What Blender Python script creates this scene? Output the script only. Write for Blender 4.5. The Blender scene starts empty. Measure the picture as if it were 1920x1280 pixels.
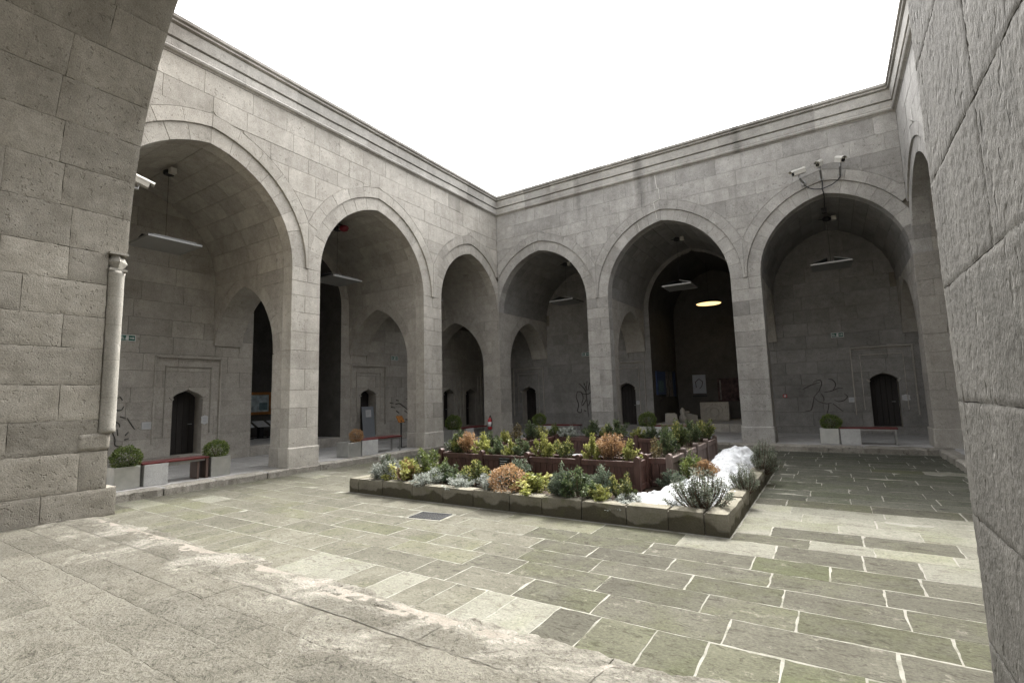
import bpy, math, random
from mathutils import Vector, Matrix, noise
random.seed(11)
rnd = random.random
def U(a, b): return a + (b - a) * random.random()
sc = bpy.context.scene
COL = sc.collection

# ------------------------------------------------------------------ camera
cd = bpy.data.cameras.new('camera')
cam = bpy.data.objects.new('camera', cd); COL.objects.link(cam)
cd.sensor_width = 36.0
cd.lens = 36.0 * 921.3 / 1920.0
cd.clip_start = 0.02; cd.clip_end = 2000
RR = ((0.8394153, -0.0833586, -0.5370599), (0.5427798, 0.0780586, 0.8362398), (-0.0277856, -0.9934577, 0.1107690))
cam.matrix_world = Matrix(((RR[0][0], -RR[0][1], -RR[0][2], 0.0), (RR[1][0], -RR[1][1], -RR[1][2], 0.0),
                           (RR[2][0], -RR[2][1], -RR[2][2], 1.6), (0, 0, 0, 1)))
sc.camera = cam
# ------------------------------------------------------------------ sky, sun, exposure
SUN_EL, SUN_AZ = math.radians(51.5), math.radians(-4.0)      # azimuth from +Y towards +X
wd = bpy.data.worlds.new('World'); sc.world = wd; wd.use_nodes = True
nt = wd.node_tree
for n in list(nt.nodes): nt.nodes.remove(n)
wo = nt.nodes.new('ShaderNodeOutputWorld'); bg = nt.nodes.new('ShaderNodeBackground')
sky = nt.nodes.new('ShaderNodeTexSky'); sky.sky_type = 'NISHITA'; sky.sun_disc = False
sky.sun_elevation = SUN_EL; sky.sun_rotation = SUN_AZ % (2 * math.pi)
sky.air_density = 1.0; sky.dust_density = 8.0; sky.ozone_density = 1.0
hs = nt.nodes.new('ShaderNodeHueSaturation'); hs.inputs['Saturation'].default_value = 0.12
nt.links.new(sky.outputs[0], hs.inputs['Color']); nt.links.new(hs.outputs[0], bg.inputs[0])
bg.inputs[1].default_value = 0.15
nt.links.new(bg.outputs[0], wo.inputs[0])
sl = bpy.data.lights.new('sun', 'SUN'); sl.energy = 1.1; sl.angle = math.radians(4.0); sl.color = (1.0, 0.97, 0.92)
so = bpy.data.objects.new('sun', sl); COL.objects.link(so)
sv = Vector((math.sin(SUN_AZ) * math.cos(SUN_EL), math.cos(SUN_AZ) * math.cos(SUN_EL), math.sin(SUN_EL)))
so.rotation_euler = sv.to_track_quat('Z', 'Y').to_euler(); so.location = (0, 30, 40)
vs = sc.view_settings
vs.view_transform = 'Standard'; vs.look = 'None'; vs.gamma = 1.0; vs.use_curve_mapping = False
vs.exposure = 2.45

# ------------------------------------------------------------------ materials
MAT = {}
class NB:
    def __init__(s, name):
        m = bpy.data.materials.new(name); m.use_nodes = True; s.m = m; s.t = m.node_tree
        for n in list(s.t.nodes): s.t.nodes.remove(n)
        s.out = s.n('ShaderNodeOutputMaterial'); s.p = s.n('ShaderNodeBsdfPrincipled')
        s.l(s.p.outputs[0], s.out.inputs[0]); MAT[name] = m
        s.tc = s.n('ShaderNodeTexCoord'); s.oi = s.n('ShaderNodeObjectInfo')
    def n(s, k): return s.t.nodes.new(k)
    def l(s, a, b): s.t.links.new(a, b)
    def vec(s, shift=True, scale=None):
        v = s.tc.outputs['Object']
        if shift:
            c = s.n('ShaderNodeCombineXYZ')
            for i, k in enumerate((37.0, 53.0, 71.0)):
                m = s.math('MULTIPLY', s.oi.outputs['Random'], k); s.l(m, c.inputs[i])
            a = s.n('ShaderNodeVectorMath'); a.operation = 'ADD'; s.l(v, a.inputs[0]); s.l(c.outputs[0], a.inputs[1]); v = a.outputs[0]
        if scale:
            a = s.n('ShaderNodeVectorMath'); a.operation = 'MULTIPLY'; s.l(v, a.inputs[0]); a.inputs[1].default_value = scale; v = a.outputs[0]
        return v
    def math(s, op, a, b=None, c=None, clamp=False):
        m = s.n('ShaderNodeMath'); m.operation = op; m.use_clamp = clamp
        for i, x in enumerate((a, b, c)):
            if x is None: continue
            if isinstance(x, (int, float)): m.inputs[i].default_value = x
            else: s.l(x, m.inputs[i])
        return m.outputs[0]
    def noise(s, v, sc_, det=5, ro=0.6, dist=0.0):
        n = s.n('ShaderNodeTexNoise'); s.l(v, n.inputs['Vector']); n.inputs['Scale'].default_value = sc_
        n.inputs['Detail'].default_value = det; n.inputs['Roughness'].default_value = ro; n.inputs['Distortion'].default_value = dist
        return n.outputs['Fac']
    def ramp(s, f, a, b, ca=0.0, cb=1.0):
        m = s.n('ShaderNodeMapRange'); s.l(f, m.inputs[0])
        for i, x in enumerate((a, b, ca, cb)): m.inputs[i + 1].default_value = x
        return m.outputs[0]
    def mix(s, f, a, b, op='MIX'):
        m = s.n('ShaderNodeMix'); m.data_type = 'RGBA'; m.blend_type = op
        if isinstance(f, (int, float)): m.inputs[0].default_value = f
        else: s.l(f, m.inputs[0])
        for i, x in ((6, a), (7, b)):
            if isinstance(x, tuple): m.inputs[i].default_value = (*x, 1)
            else: s.l(x, m.inputs[i])
        return m.outputs[2]
    def val(s, col, f):
        h = s.n('ShaderNodeHueSaturation'); s.l(col, h.inputs['Color']); s.l(f, h.inputs['Value']); return h.outputs[0]
    def bump(s, h, st=0.5, d=0.02):
        b = s.n('ShaderNodeBump'); b.inputs['Strength'].default_value = st; b.inputs['Distance'].default_value = d
        s.l(h, b.inputs['Height']); s.l(b.outputs[0], s.p.inputs['Normal'])
    def base(s, c):
        if isinstance(c, tuple): s.p.inputs['Base Color'].default_value = (*c, 1)
        else: s.l(c, s.p.inputs['Base Color'])
    def rough(s, r):
        if isinstance(r, (int, float)): s.p.inputs['Roughness'].default_value = r
        else: s.l(r, s.p.inputs['Roughness'])

def stone(name, c1, c2, dark, rand=0.22, pit=0.6, bump=0.5, bd=0.012, fine=55.0, stain=0.35, stretch=None, light=None, lightamt=0.25, streak=None, odd=0.0, n1w=1.0, rain=0.0):
    b = NB(name); v = b.vec(True, stretch); w = b.tc.outputs['Object']
    n1 = b.noise(v, 2.6, 6, 0.62); n2 = b.noise(v, fine, 5, 0.6); n3 = b.noise(v, 17.0, 2, 0.5, 0.1); ns = b.noise(w, 0.55, 5, 0.6)
    c = b.mix(b.ramp(n1, 0.32, 0.68), c1, c2)
    if light: c = b.mix(b.math('MULTIPLY', b.ramp(b.noise(v, 5.5, 8, 0.75, 0.6), 0.56, 0.7), lightamt), c, light)
    pits = b.math('MAXIMUM', b.ramp(n3, 0.32, 0.39, 1.0, 0.0), b.ramp(b.noise(v, 34.0, 2, 0.5, 0.1), 0.27, 0.33, 1.0, 0.0))
    pits = b.math('MULTIPLY', pits, b.ramp(b.noise(v, 1.9, 4, 0.6), 0.40, 0.62, 0.15, 1.0))
    c = b.mix(b.math('MULTIPLY', pits, pit), c, dark)
    if streak:
        sep = b.n('ShaderNodeSeparateXYZ'); b.l(w, sep.inputs[0]); tot = None
        for (x0, hw, z0, z1, k) in streak:
            mx = b.ramp(b.math('ADD', b.math('ABSOLUTE', b.math('SUBTRACT', sep.outputs[0], x0)), b.math('MULTIPLY', b.noise(w, 3.0, 5, 0.6), hw * 1.2)), hw * 0.85, hw * 1.6, 1.0, 0.0)
            mz = b.math('MULTIPLY', b.ramp(b.math('ADD', sep.outputs[2], b.math('MULTIPLY', b.noise(w, 2.2, 4, 0.6), 0.5)), z0 + 0.15, z0 + 0.4), k)
            my = b.math('GREATER_THAN', sep.outputs[1], 14.0)
            mm = b.math('MULTIPLY', b.math('MULTIPLY', mx, mz), my); tot = mm if tot is None else b.math('MAXIMUM', tot, mm)
        c = b.mix(tot, c, (0.10, 0.095, 0.088))
    c = b.mix(b.math('MULTIPLY', b.ramp(ns, 0.5, 0.72), stain), c, dark)
    if rain:
        a_ = b.n('ShaderNodeVectorMath'); a_.operation = 'MULTIPLY'; b.l(w, a_.inputs[0]); a_.inputs[1].default_value = (2.6, 2.6, 0.22)
        c = b.mix(b.math('MULTIPLY', b.ramp(b.noise(a_.outputs[0], 1.0, 6, 0.65, 0.3), 0.48, 0.66), rain), c, dark)
    vv = b.ramp(b.oi.outputs['Random'], 0, 1, 1.0 - rand, 1.0 + rand)
    if odd:
        fr_ = b.math('FRACT', b.math('MULTIPLY', b.oi.outputs['Random'], 11.7)); vv = b.math('MULTIPLY', vv, b.ramp(fr_, 0.90, 0.92, 1.0, 1.0 - odd))
    vf = b.math('MULTIPLY', vv, b.ramp(n2, 0.28, 0.72, 0.74, 1.2)); vf = b.math('MULTIPLY', vf, b.ramp(b.noise(v, 8.0, 4, 0.6), 0.3, 0.7, 0.9, 1.08))
    b.base(b.val(c, vf)); b.rough(0.92); b.p.inputs['Specular IOR Level'].default_value = 0.1
    h = b.math('ADD', b.math('MULTIPLY', n2, 0.55), b.math('MULTIPLY', n1, n1w))
    h = b.math('SUBTRACT', h, b.math('MULTIPLY', pits, 0.8))
    b.bump(h, bump, bd)
    return b
STREAKS = ((-4.62, 0.16, 7.45, 8.5, 0.5), (-6.75, 0.11, 7.6, 8.5, 0.3), (-4.2, 0.09, 7.85, 8.5, 0.35), (-1.6, 0.12, 8.3, 8.5, 0.3))
stone('ashlar', (0.39, 0.367, 0.328), (0.49, 0.465, 0.42), (0.20, 0.183, 0.155), rand=0.09, pit=0.5, bump=0.7, odd=0.16, streak=STREAKS, rain=0.22)
stone('ashlar_shaded', (0.33, 0.319, 0.298), (0.435, 0.422, 0.40), (0.165, 0.156, 0.142), rand=0.10, pit=0.5, bump=0.7, odd=0.2, streak=STREAKS, rain=0.28)  # darker, cooler ashlar: dimmer light on far and right arcades put into the colour
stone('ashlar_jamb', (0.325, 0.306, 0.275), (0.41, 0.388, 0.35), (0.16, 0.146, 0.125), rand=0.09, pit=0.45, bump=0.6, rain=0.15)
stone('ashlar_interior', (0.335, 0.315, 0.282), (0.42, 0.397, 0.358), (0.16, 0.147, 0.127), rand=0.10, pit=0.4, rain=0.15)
stone('interior_shaded', (0.215, 0.209, 0.198), (0.28, 0.273, 0.26), (0.10, 0.096, 0.09), rand=0.10, pit=0.4)  # interior ashlar darkened so the colour carries the far gallery's shade
stone('cornice_stone', (0.35, 0.336, 0.31), (0.45, 0.435, 0.405), (0.149, 0.132, 0.115), rand=0.16, pit=0.3, stain=0.6, streak=((-4.6, 0.2, 8.2, 9.3, 0.5), (-1.7, 0.16, 8.2, 9.3, 0.5), (-6.8, 0.13, 8.2, 9.3, 0.35)))
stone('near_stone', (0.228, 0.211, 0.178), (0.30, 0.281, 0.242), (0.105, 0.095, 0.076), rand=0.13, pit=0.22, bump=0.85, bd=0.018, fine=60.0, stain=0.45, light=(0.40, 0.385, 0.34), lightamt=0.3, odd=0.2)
stone('column_stone', (0.246, 0.234, 0.205), (0.312, 0.297, 0.262), (0.131, 0.123, 0.102), rand=0.05, pit=0.3, bump=0.6)
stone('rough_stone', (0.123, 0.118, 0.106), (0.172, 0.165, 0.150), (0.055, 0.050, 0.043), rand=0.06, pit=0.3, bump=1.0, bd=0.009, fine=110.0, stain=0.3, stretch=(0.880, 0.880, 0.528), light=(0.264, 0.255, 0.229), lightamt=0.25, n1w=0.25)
stone('joint_mortar', (0.160, 0.144, 0.120), (0.216, 0.196, 0.168), (0.080, 0.072, 0.064), rand=0.0, pit=0.2)
stone('iwan_shaded', (0.075, 0.071, 0.065), (0.10, 0.095, 0.087), (0.04, 0.037, 0.033), rand=0.05, pit=0.4)  # near-black stone: darkness of the side halls painted into the colour
stone('concrete', (0.30, 0.296, 0.285), (0.38, 0.373, 0.36), (0.20, 0.196, 0.185), rand=0.06, pit=0.15, bump=0.3)
stone('step_stone', (0.22, 0.205, 0.175), (0.33, 0.312, 0.275), (0.10, 0.09, 0.072), rand=0.12, pit=0.5, bump=1.0, bd=0.03)
stone('block_granite', (0.375, 0.375, 0.367), (0.450, 0.450, 0.439), (0.285, 0.285, 0.277), rand=0.04, pit=0.3, bump=0.15, fine=90)
stone('carved_stone', (0.36, 0.335, 0.29), (0.45, 0.42, 0.37), (0.2, 0.18, 0.15), rand=0.08, pit=0.4)
stone('relief_shade', (0.075, 0.071, 0.065), (0.11, 0.105, 0.097), (0.05, 0.047, 0.044), rand=0.1, pit=0.3)  # dark tone stands in for the shadow lines of carved grooves
stone('soil', (0.038, 0.029, 0.021), (0.077, 0.059, 0.043), (0.014, 0.011, 0.008), rand=0.1, pit=0.7, bump=1.0, bd=0.03)
stone('earth', (0.16, 0.14, 0.11), (0.2, 0.18, 0.14), (0.1, 0.09, 0.08), rand=0.0)

def paving(name, c1, c2, moss, dark, mossamt=0.5):
    b = NB(name); v = b.vec(); w = b.tc.outputs['Object']; vs2 = b.vec(True, (0.45, 1.0, 1.0))
    n1 = b.noise(v, 2.2, 7, 0.68, 0.4); n2 = b.noise(v, 55, 5, 0.65); n3 = b.noise(vs2, 15, 6, 0.68, 1.0); nm = b.noise(v, 1.5, 6, 0.65); n4 = b.noise(vs2, 34, 4, 0.6, 0.6)
    c = b.mix(b.ramp(n1, 0.3, 0.7), c1, c2)
    rm = b.math('MULTIPLY', b.math('SUBTRACT', b.math('FRACT', b.math('MULTIPLY', b.oi.outputs['Random'], 7.13)), 0.5), 0.28)
    c = b.mix(b.math('MULTIPLY', b.ramp(b.math('ADD', nm, rm), 0.5, 0.68), mossamt), c, moss)
    c = b.mix(b.math('MULTIPLY', b.math('MAXIMUM', b.ramp(n3, 0.35, 0.45, 1.0, 0.0), b.ramp(n4, 0.33, 0.42, 1.0, 0.0)), 0.7), c, dark)
    c = b.mix(b.math('MULTIPLY', b.ramp(b.noise(v, 8, 7, 0.75), 0.58, 0.68), 0.4), c, (0.21, 0.20, 0.165))
    vf = b.math('MULTIPLY', b.ramp(b.oi.outputs['Random'], 0, 1, 0.88, 1.12), b.ramp(n2, 0.28, 0.72, 0.72, 1.24))
    b.base(b.val(c, vf)); b.rough(0.95)
    b.p.inputs['Specular IOR Level'].default_value = 0.08
    b.bump(b.math('ADD', b.math('ADD', n1, b.math('MULTIPLY', n2, 0.3)), b.math('MULTIPLY', n3, 0.6)), 0.8, 0.016)
paving('paving_stone', (0.057, 0.054, 0.042), (0.086, 0.083, 0.065), (0.064, 0.067, 0.036), (0.028, 0.026, 0.019))
paving('paving_beige', (0.080, 0.076, 0.059), (0.118, 0.113, 0.090), (0.088, 0.091, 0.052), (0.042, 0.039, 0.029), 0.5)
paving('paving_pale', (0.129, 0.125, 0.101), (0.178, 0.174, 0.145), (0.116, 0.122, 0.067), (0.075, 0.070, 0.053), 0.4)
paving('paving_moss', (0.058, 0.057, 0.040), (0.085, 0.084, 0.060), (0.063, 0.070, 0.033), (0.030, 0.029, 0.019), 0.5)
paving('paving_wet', (0.056, 0.056, 0.045), (0.085, 0.085, 0.068), (0.051, 0.057, 0.034), (0.024, 0.024, 0.020), 0.6)

b = NB('mortar'); v = b.tc.outputs['Object']; n1 = b.noise(v, 3, 6, .65); n2 = b.noise(v, 40, 4)
b.base(b.mix(b.math('MULTIPLY', b.ramp(b.noise(v, 4.5, 6, .68), .50, .64), .65), b.mix(b.ramp(n1, .35, .7), (0.165, 0.161, 0.138), (0.25, 0.245, 0.212)), (0.085, 0.083, 0.058))); b.rough(.95); b.p.inputs['Specular IOR Level'].default_value = .08; b.bump(n2, .5, .01)

# worn floor of the entrance vault: dusty slabs with pale lime patches along the threshold
b = NB('threshold_slab'); v = b.vec(); w = b.tc.outputs['Object']
n1 = b.noise(v, 2.0, 7, .65, .4); n2 = b.noise(v, 45, 5, .65); n3 = b.noise(v, 9, 6, .7, 1.0)
sx = b.n('ShaderNodeSeparateXYZ'); b.l(w, sx.inputs[0])
c = b.mix(b.ramp(n1, .3, .7), (0.092, 0.086, 0.069), (0.142, 0.134, 0.111))
band = b.math('MULTIPLY', b.ramp(sx.outputs[1], 1.7, 2.75), 0.2)
lime = b.ramp(b.math('ADD', b.noise(w, 1.6, 8, .72, .8), band), .64, .80)
c = b.mix(b.math('MULTIPLY', lime, 0.75), c, (0.27, 0.255, 0.22))
c = b.mix(b.math('MULTIPLY', b.math('MAXIMUM', b.ramp(n3, .33, .43, 1, 0), b.ramp(b.noise(v, 26, 4, .6, .8), .33, .41, 1, 0)), .65), c, (0.03, 0.026, 0.02))
vf = b.math('MULTIPLY', b.ramp(b.oi.outputs['Random'], 0, 1, .85, 1.15), b.ramp(n2, .28, .72, .70, 1.22))
b.base(b.val(c, vf)); b.rough(.95); b.p.inputs['Specular IOR Level'].default_value = .08
b.bump(b.math('ADD', b.math('MULTIPLY', n1, 1.0), b.math('ADD', b.math('MULTIPLY', n2, .7), b.math('MULTIPLY', n3, .9))), 1.0, .03)

# kerb: dry pale top, damp mossy foot with an uneven edge
b = NB('kerb_stone'); v = b.vec(); w = b.tc.outputs['Object']
n1 = b.noise(v, 3, 6, .6); n2 = b.noise(v, 50, 5); nw = b.noise(w, 2.2, 3, .5)
sx = b.n('ShaderNodeSeparateXYZ'); b.l(w, sx.inputs[0])
c = b.mix(b.ramp(n1, .3, .7), (0.14, 0.129, 0.10), (0.215, 0.2, 0.16))
wet = b.ramp(b.math('ADD', sx.outputs[2], b.math('MULTIPLY', nw, -0.42)), -0.10, -0.075, 1, 0)
c = b.mix(b.math('MULTIPLY', wet, .8), c, (0.055, 0.049, 0.032))
c = b.mix(b.math('MULTIPLY', b.ramp(b.noise(w, 4, 5, .6), .55, .7), .45), c, (0.10, 0.105, 0.045))
b.base(b.val(c, b.ramp(n2, .3, .7, .85, 1.12))); b.rough(.95); b.p.inputs['Specular IOR Level'].default_value = .1; b.bump(b.math('ADD', n1, b.math('MULTIPLY', n2, .4)), .8, .02)

b = NB('snow'); v = b.tc.outputs['Object']; n1 = b.noise(v, 7, 7, .65); n2 = b.noise(v, 60, 4)
dirt = b.math('MULTIPLY', b.ramp(b.noise(v, 5, 7, .75, .5), .54, .68), .45)
b.base(b.mix(dirt, (0.54, 0.555, 0.57), (0.19, 0.18, 0.16))); b.rough(.6)
b.p.inputs['Subsurface Weight'].default_value = .15; b.p.inputs['Subsurface Radius'].default_value = (.03, .03, .03)
b.bump(b.math('ADD', n1, b.math('MULTIPLY', n2, .35)), 1.0, .05)

def wood(name, c1, c2, rough=.65, axis=(3, 3, 40)):
    b = NB(name); v = b.vec(True, axis); n1 = b.noise(v, 1.0, 5, .6, .6); n2 = b.noise(b.vec(), 4, 4)
    c = b.mix(b.ramp(n1, .3, .7), c1, c2)
    b.base(b.val(c, b.math('MULTIPLY', b.ramp(n2, .3, .7, .8, 1.2), b.ramp(b.oi.outputs['Random'], 0, 1, .85, 1.2))))
    b.rough(rough); b.bump(n1, .4, .004)
wood('planter_wood', (0.042, 0.018, 0.013), (0.080, 0.037, 0.027), .6, (40, 40, 3))
wood('planter_wood_grey', (0.095, 0.066, 0.055), (0.165, 0.125, 0.108), .75, (40, 40, 3))
wood('bench_red', (0.068, 0.006, 0.006), (0.096, 0.012, 0.011), .45, (20, 3, 20))
wood('bench_brown', (0.060, 0.037, 0.030), (0.090, 0.060, 0.048), .6, (30, 30, 3))
wood('door_wood', (0.010, 0.008, 0.007), (0.020, 0.016, 0.014), .7, (30, 30, 2))
wood('board_orange', (0.224, 0.087, 0.017), (0.294, 0.126, 0.028), .5, (3, 20, 20))

def simple(name, col, rough=.5, metal=0.0, emit=None, est=0.0, var=.06, bs=0.0, spec=.5):
    b = NB(name); n1 = b.noise(b.vec(), 6, 5, .6)
    c = b.mix(1.0, tuple(col), tuple(col)); b.base(b.val(c, b.ramp(n1, .3, .7, 1 - var, 1 + var)))
    b.rough(rough); b.p.inputs['Metallic'].default_value = metal; b.p.inputs['Specular IOR Level'].default_value = spec
    if bs: b.bump(b.noise(b.vec(), 60, 4), bs, .004)
    if emit:
        b.p.inputs['Emission Color'].default_value = (*emit, 1); b.p.inputs['Emission Strength'].default_value = est
simple('planter_metal', (0.45, 0.45, 0.43), .38, .7, var=.12)
simple('steel', (0.30, 0.30, 0.295), .4, .8, var=.1)
simple('black_metal', (0.018, 0.018, 0.02), .5, .3)
simple('cable', (0.02, 0.02, 0.022), .55)
simple('white_plastic', (0.48, 0.465, 0.42), .4, var=.08)
simple('camera_glass', (0.01, 0.01, 0.012), .08)
simple('panel_diffuser', (0.21, 0.21, 0.205), .5, var=.05)
simple('panel_frame', (0.25, 0.25, 0.245), .4, .4)
simple('lamp_glow', (0.9, 0.75, 0.5), .5, emit=(1.0, 0.66, 0.27), est=.42)
simple('paper', (0.45, 0.455, 0.46), .8)
simple('paper_print', (0.30, 0.32, 0.36), .8)
simple('sign_green', (0.018, 0.10, 0.075), .4)
simple('sign_white', (0.55, 0.58, 0.565), .45)
simple('board_grey', (0.20, 0.215, 0.235), .5, .2)
simple('red_paint', (0.38, 0.018, 0.022), .35)
simple('extinguisher_label', (0.6, 0.6, 0.6), .5)
simple('map_print', (0.34, 0.40, 0.42), .6, var=.45)
simple('map_dark', (0.10, 0.16, 0.17), .6, var=.4)
simple('blue_panel', (0.022, 0.045, 0.12), .4, var=.3)
simple('banner_print', (0.13, 0.12, 0.11), .7, var=.7)
simple('carpet_print', (0.055, 0.035, 0.035), .95, var=.8)
simple('grate_iron', (0.02, 0.021, 0.024), .75, .0, spec=.2)
simple('stem', (0.09, 0.06, 0.04), .8, var=.2)
simple('plaque_black', (0.012, 0.016, 0.016), .4)
simple('fixture_red', (0.16, 0.01, 0.02), .35)
simple('crack_fill', (0.68, 0.67, 0.63), .9)

def leafmat(name, c1, c2, c3=None, tr=.3):
    b = NB(name); at = b.n('ShaderNodeAttribute'); at.attribute_name = 'lv'
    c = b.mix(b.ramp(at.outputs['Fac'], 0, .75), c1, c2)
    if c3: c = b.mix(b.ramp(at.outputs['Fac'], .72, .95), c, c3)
    c = b.val(c, b.ramp(b.oi.outputs['Random'], 0, 1, .85, 1.18))
    b.base(c); b.rough(.5); b.p.inputs['Specular IOR Level'].default_value = .4
    t = b.n('ShaderNodeBsdfTranslucent'); b.l(c, t.inputs[0]); mx = b.n('ShaderNodeMixShader'); mx.inputs[0].default_value = tr
    b.l(b.p.outputs[0], mx.inputs[1]); b.l(t.outputs[0], mx.inputs[2]); b.l(mx.outputs[0], b.out.inputs[0])
leafmat('leaf_dark', (0.026, 0.042, 0.020), (0.075, 0.105, 0.045), (0.17, 0.20, 0.09))
leafmat('leaf_yellow', (0.09, 0.115, 0.032), (0.30, 0.31, 0.085), (0.52, 0.50, 0.20))
leafmat('leaf_varieg', (0.033, 0.049, 0.018), (0.105, 0.129, 0.040), (0.387, 0.363, 0.129))
leafmat('leaf_silver', (0.12, 0.14, 0.115), (0.25, 0.27, 0.235), (0.42, 0.44, 0.40))
leafmat('leaf_silvergreen', (0.04, 0.058, 0.04), (0.11, 0.14, 0.095), (0.24, 0.275, 0.19))
leafmat('leaf_rosemary', (0.05, 0.063, 0.042), (0.13, 0.15, 0.105), (0.29, 0.31, 0.24))
leafmat('leaf_green', (0.040, 0.065, 0.016), (0.121, 0.161, 0.040), (0.217, 0.250, 0.073))
leafmat('leaf_orange', (0.21, 0.118, 0.055), (0.38, 0.238, 0.12), (0.50, 0.35, 0.20))
leafmat('leaf_brown', (0.041, 0.034, 0.017), (0.112, 0.092, 0.041), (0.246, 0.193, 0.089))
leafmat('leaf_box', (0.04, 0.062, 0.016), (0.14, 0.19, 0.048), (0.28, 0.33, 0.10))

# ------------------------------------------------------------------ object helpers
WL = {}
def mesh(name, vs_, fs, mat, smooth=False):
    me = bpy.data.meshes.new(name); me.from_pydata([tuple(v) for v in vs_], [], fs)
    if mat: me.materials.append(MAT[mat])
    if smooth: me.polygons.foreach_set('use_smooth', [True] * len(me.polygons))
    return me
def link(name, me, parent=None, world=True, loc=None):
    o = bpy.data.objects.new(name, me); COL.objects.link(o)
    if parent is not None:
        o.parent = parent
        if world:
            o.location = -WL[parent.name]; WL[o.name] = Vector((0, 0, 0))
        else:
            WL[o.name] = WL[parent.name].copy()
    else: WL[o.name] = Vector((0, 0, 0))
    if loc is not None: o.location = Vector(loc) + (o.location if world else Vector((0, 0, 0)))
    return o
def obj(name, vs_, fs, mat, parent=None, smooth=False, world=True): return link(name, mesh(name, vs_, fs, mat, smooth), parent, world)
def thing(name, label, cat, loc=(0, 0, 0), rz=0.0, group=None):
    o = bpy.data.objects.new(name, None); COL.objects.link(o); o.location = loc; o.rotation_euler = (0, 0, rz)
    o.empty_display_size = .1; WL[o.name] = Vector(loc); return tag(o, label, cat, group)
def tag(o, label, cat, group=None):
    o['label'] = label; o['category'] = cat
    if group: o['group'] = group
    return o
def structure(o): o['kind'] = 'structure'; return o
def boxgeo(x0, x1, y0, y1, z0, z1, bev=0.0):
    if bev <= 0:
        v = [(x, y, z) for z in (z0, z1) for y in (y0, y1) for x in (x0, x1)]
        return v, [(0, 2, 3, 1), (4, 5, 7, 6), (0, 1, 5, 4), (2, 6, 7, 3), (0, 4, 6, 2), (1, 3, 7, 5)]
    v = []; f = []; b_ = bev
    X = (x0, x1); Y = (y0, y1); Z = (z0, z1)
    idx = {}
    for i in (0, 1):
        for j in (0, 1):
            for k in (0, 1):
                sx_, sy, sz = (b_ if i == 0 else -b_), (b_ if j == 0 else -b_), (b_ if k == 0 else -b_)
                idx[i, j, k, 0] = len(v); v.append((X[i], Y[j] + sy, Z[k] + sz))
                idx[i, j, k, 1] = len(v); v.append((X[i] + sx_, Y[j], Z[k] + sz))
                idx[i, j, k, 2] = len(v); v.append((X[i] + sx_, Y[j] + sy, Z[k]))
                f.append((idx[i, j, k, 0], idx[i, j, k, 1], idx[i, j, k, 2]))
    for i in (0, 1):
        f.append((idx[i, 0, 0, 0], idx[i, 1, 0, 0], idx[i, 1, 1, 0], idx[i, 0, 1, 0]))
        f.append((idx[0, i, 0, 1], idx[1, i, 0, 1], idx[1, i, 1, 1], idx[0, i, 1, 1]))
        f.append((idx[0, 0, i, 2], idx[1, 0, i, 2], idx[1, 1, i, 2], idx[0, 1, i, 2]))
        for j in (0, 1):
            f.append((idx[i, j, 0, 0], idx[i, j, 1, 0], idx[i, j, 1, 1], idx[i, j, 0, 1]))
            f.append((idx[i, 0, j, 0], idx[i, 1, j, 0], idx[i, 1, j, 2], idx[i, 0, j, 2]))
            f.append((idx[0, i, j, 1], idx[1, i, j, 1], idx[1, i, j, 2], idx[0, i, j, 2]))
    return v, f
def box(name, x0, x1, y0, y1, z0, z1, mat, parent=None, bev=0.0, world=True):
    v, f = boxgeo(x0, x1, y0, y1, z0, z1, bev); return obj(name, v, f, mat, parent, False, world)
def merge(*parts):
    V = []; F = []
    for v, f in parts:
        o = len(V); V += list(v); F += [tuple(i + o for i in q) for q in f]
    return V, F
def tubegeo(pts, r, n=8, caps=True):
    pts = [Vector(p) for p in pts]; rs = r if isinstance(r, (list, tuple)) else [r] * len(pts)
    V = []; F = []
    for i, p in enumerate(pts):
        t = (pts[min(i + 1, len(pts) - 1)] - pts[max(i - 1, 0)]).normalized()
        a = t.orthogonal().normalized() if i == 0 else (pa - t * pa.dot(t)).normalized()
        pa = a; bb = t.cross(a)
        for k in range(n):
            th = 2 * math.pi * k / n; V.append(p + (a * math.cos(th) + bb * math.sin(th)) * rs[i])
    for i in range(len(pts) - 1):
        for k in range(n): F.append((i * n + k, i * n + (k + 1) % n, (i + 1) * n + (k + 1) % n, (i + 1) * n + k))
    if caps: F.append(tuple(range(n - 1, -1, -1))); F.append(tuple((len(pts) - 1) * n + k for k in range(n)))
    return V, F
def lathegeo(prof, n=16, c=(0, 0, 0)):
    V = []; F = []
    for r, z in prof:
        for k in range(n):
            th = 2 * math.pi * k / n; V.append((c[0] + r * math.cos(th), c[1] + r * math.sin(th), c[2] + z))
    for i in range(len(prof) - 1):
        for k in range(n): F.append((i * n + k, i * n + (k + 1) % n, (i + 1) * n + (k + 1) % n, (i + 1) * n + k))
    F.append(tuple(range(n - 1, -1, -1))); F.append(tuple((len(prof) - 1) * n + k for k in range(n)))
    return V, F

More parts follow.
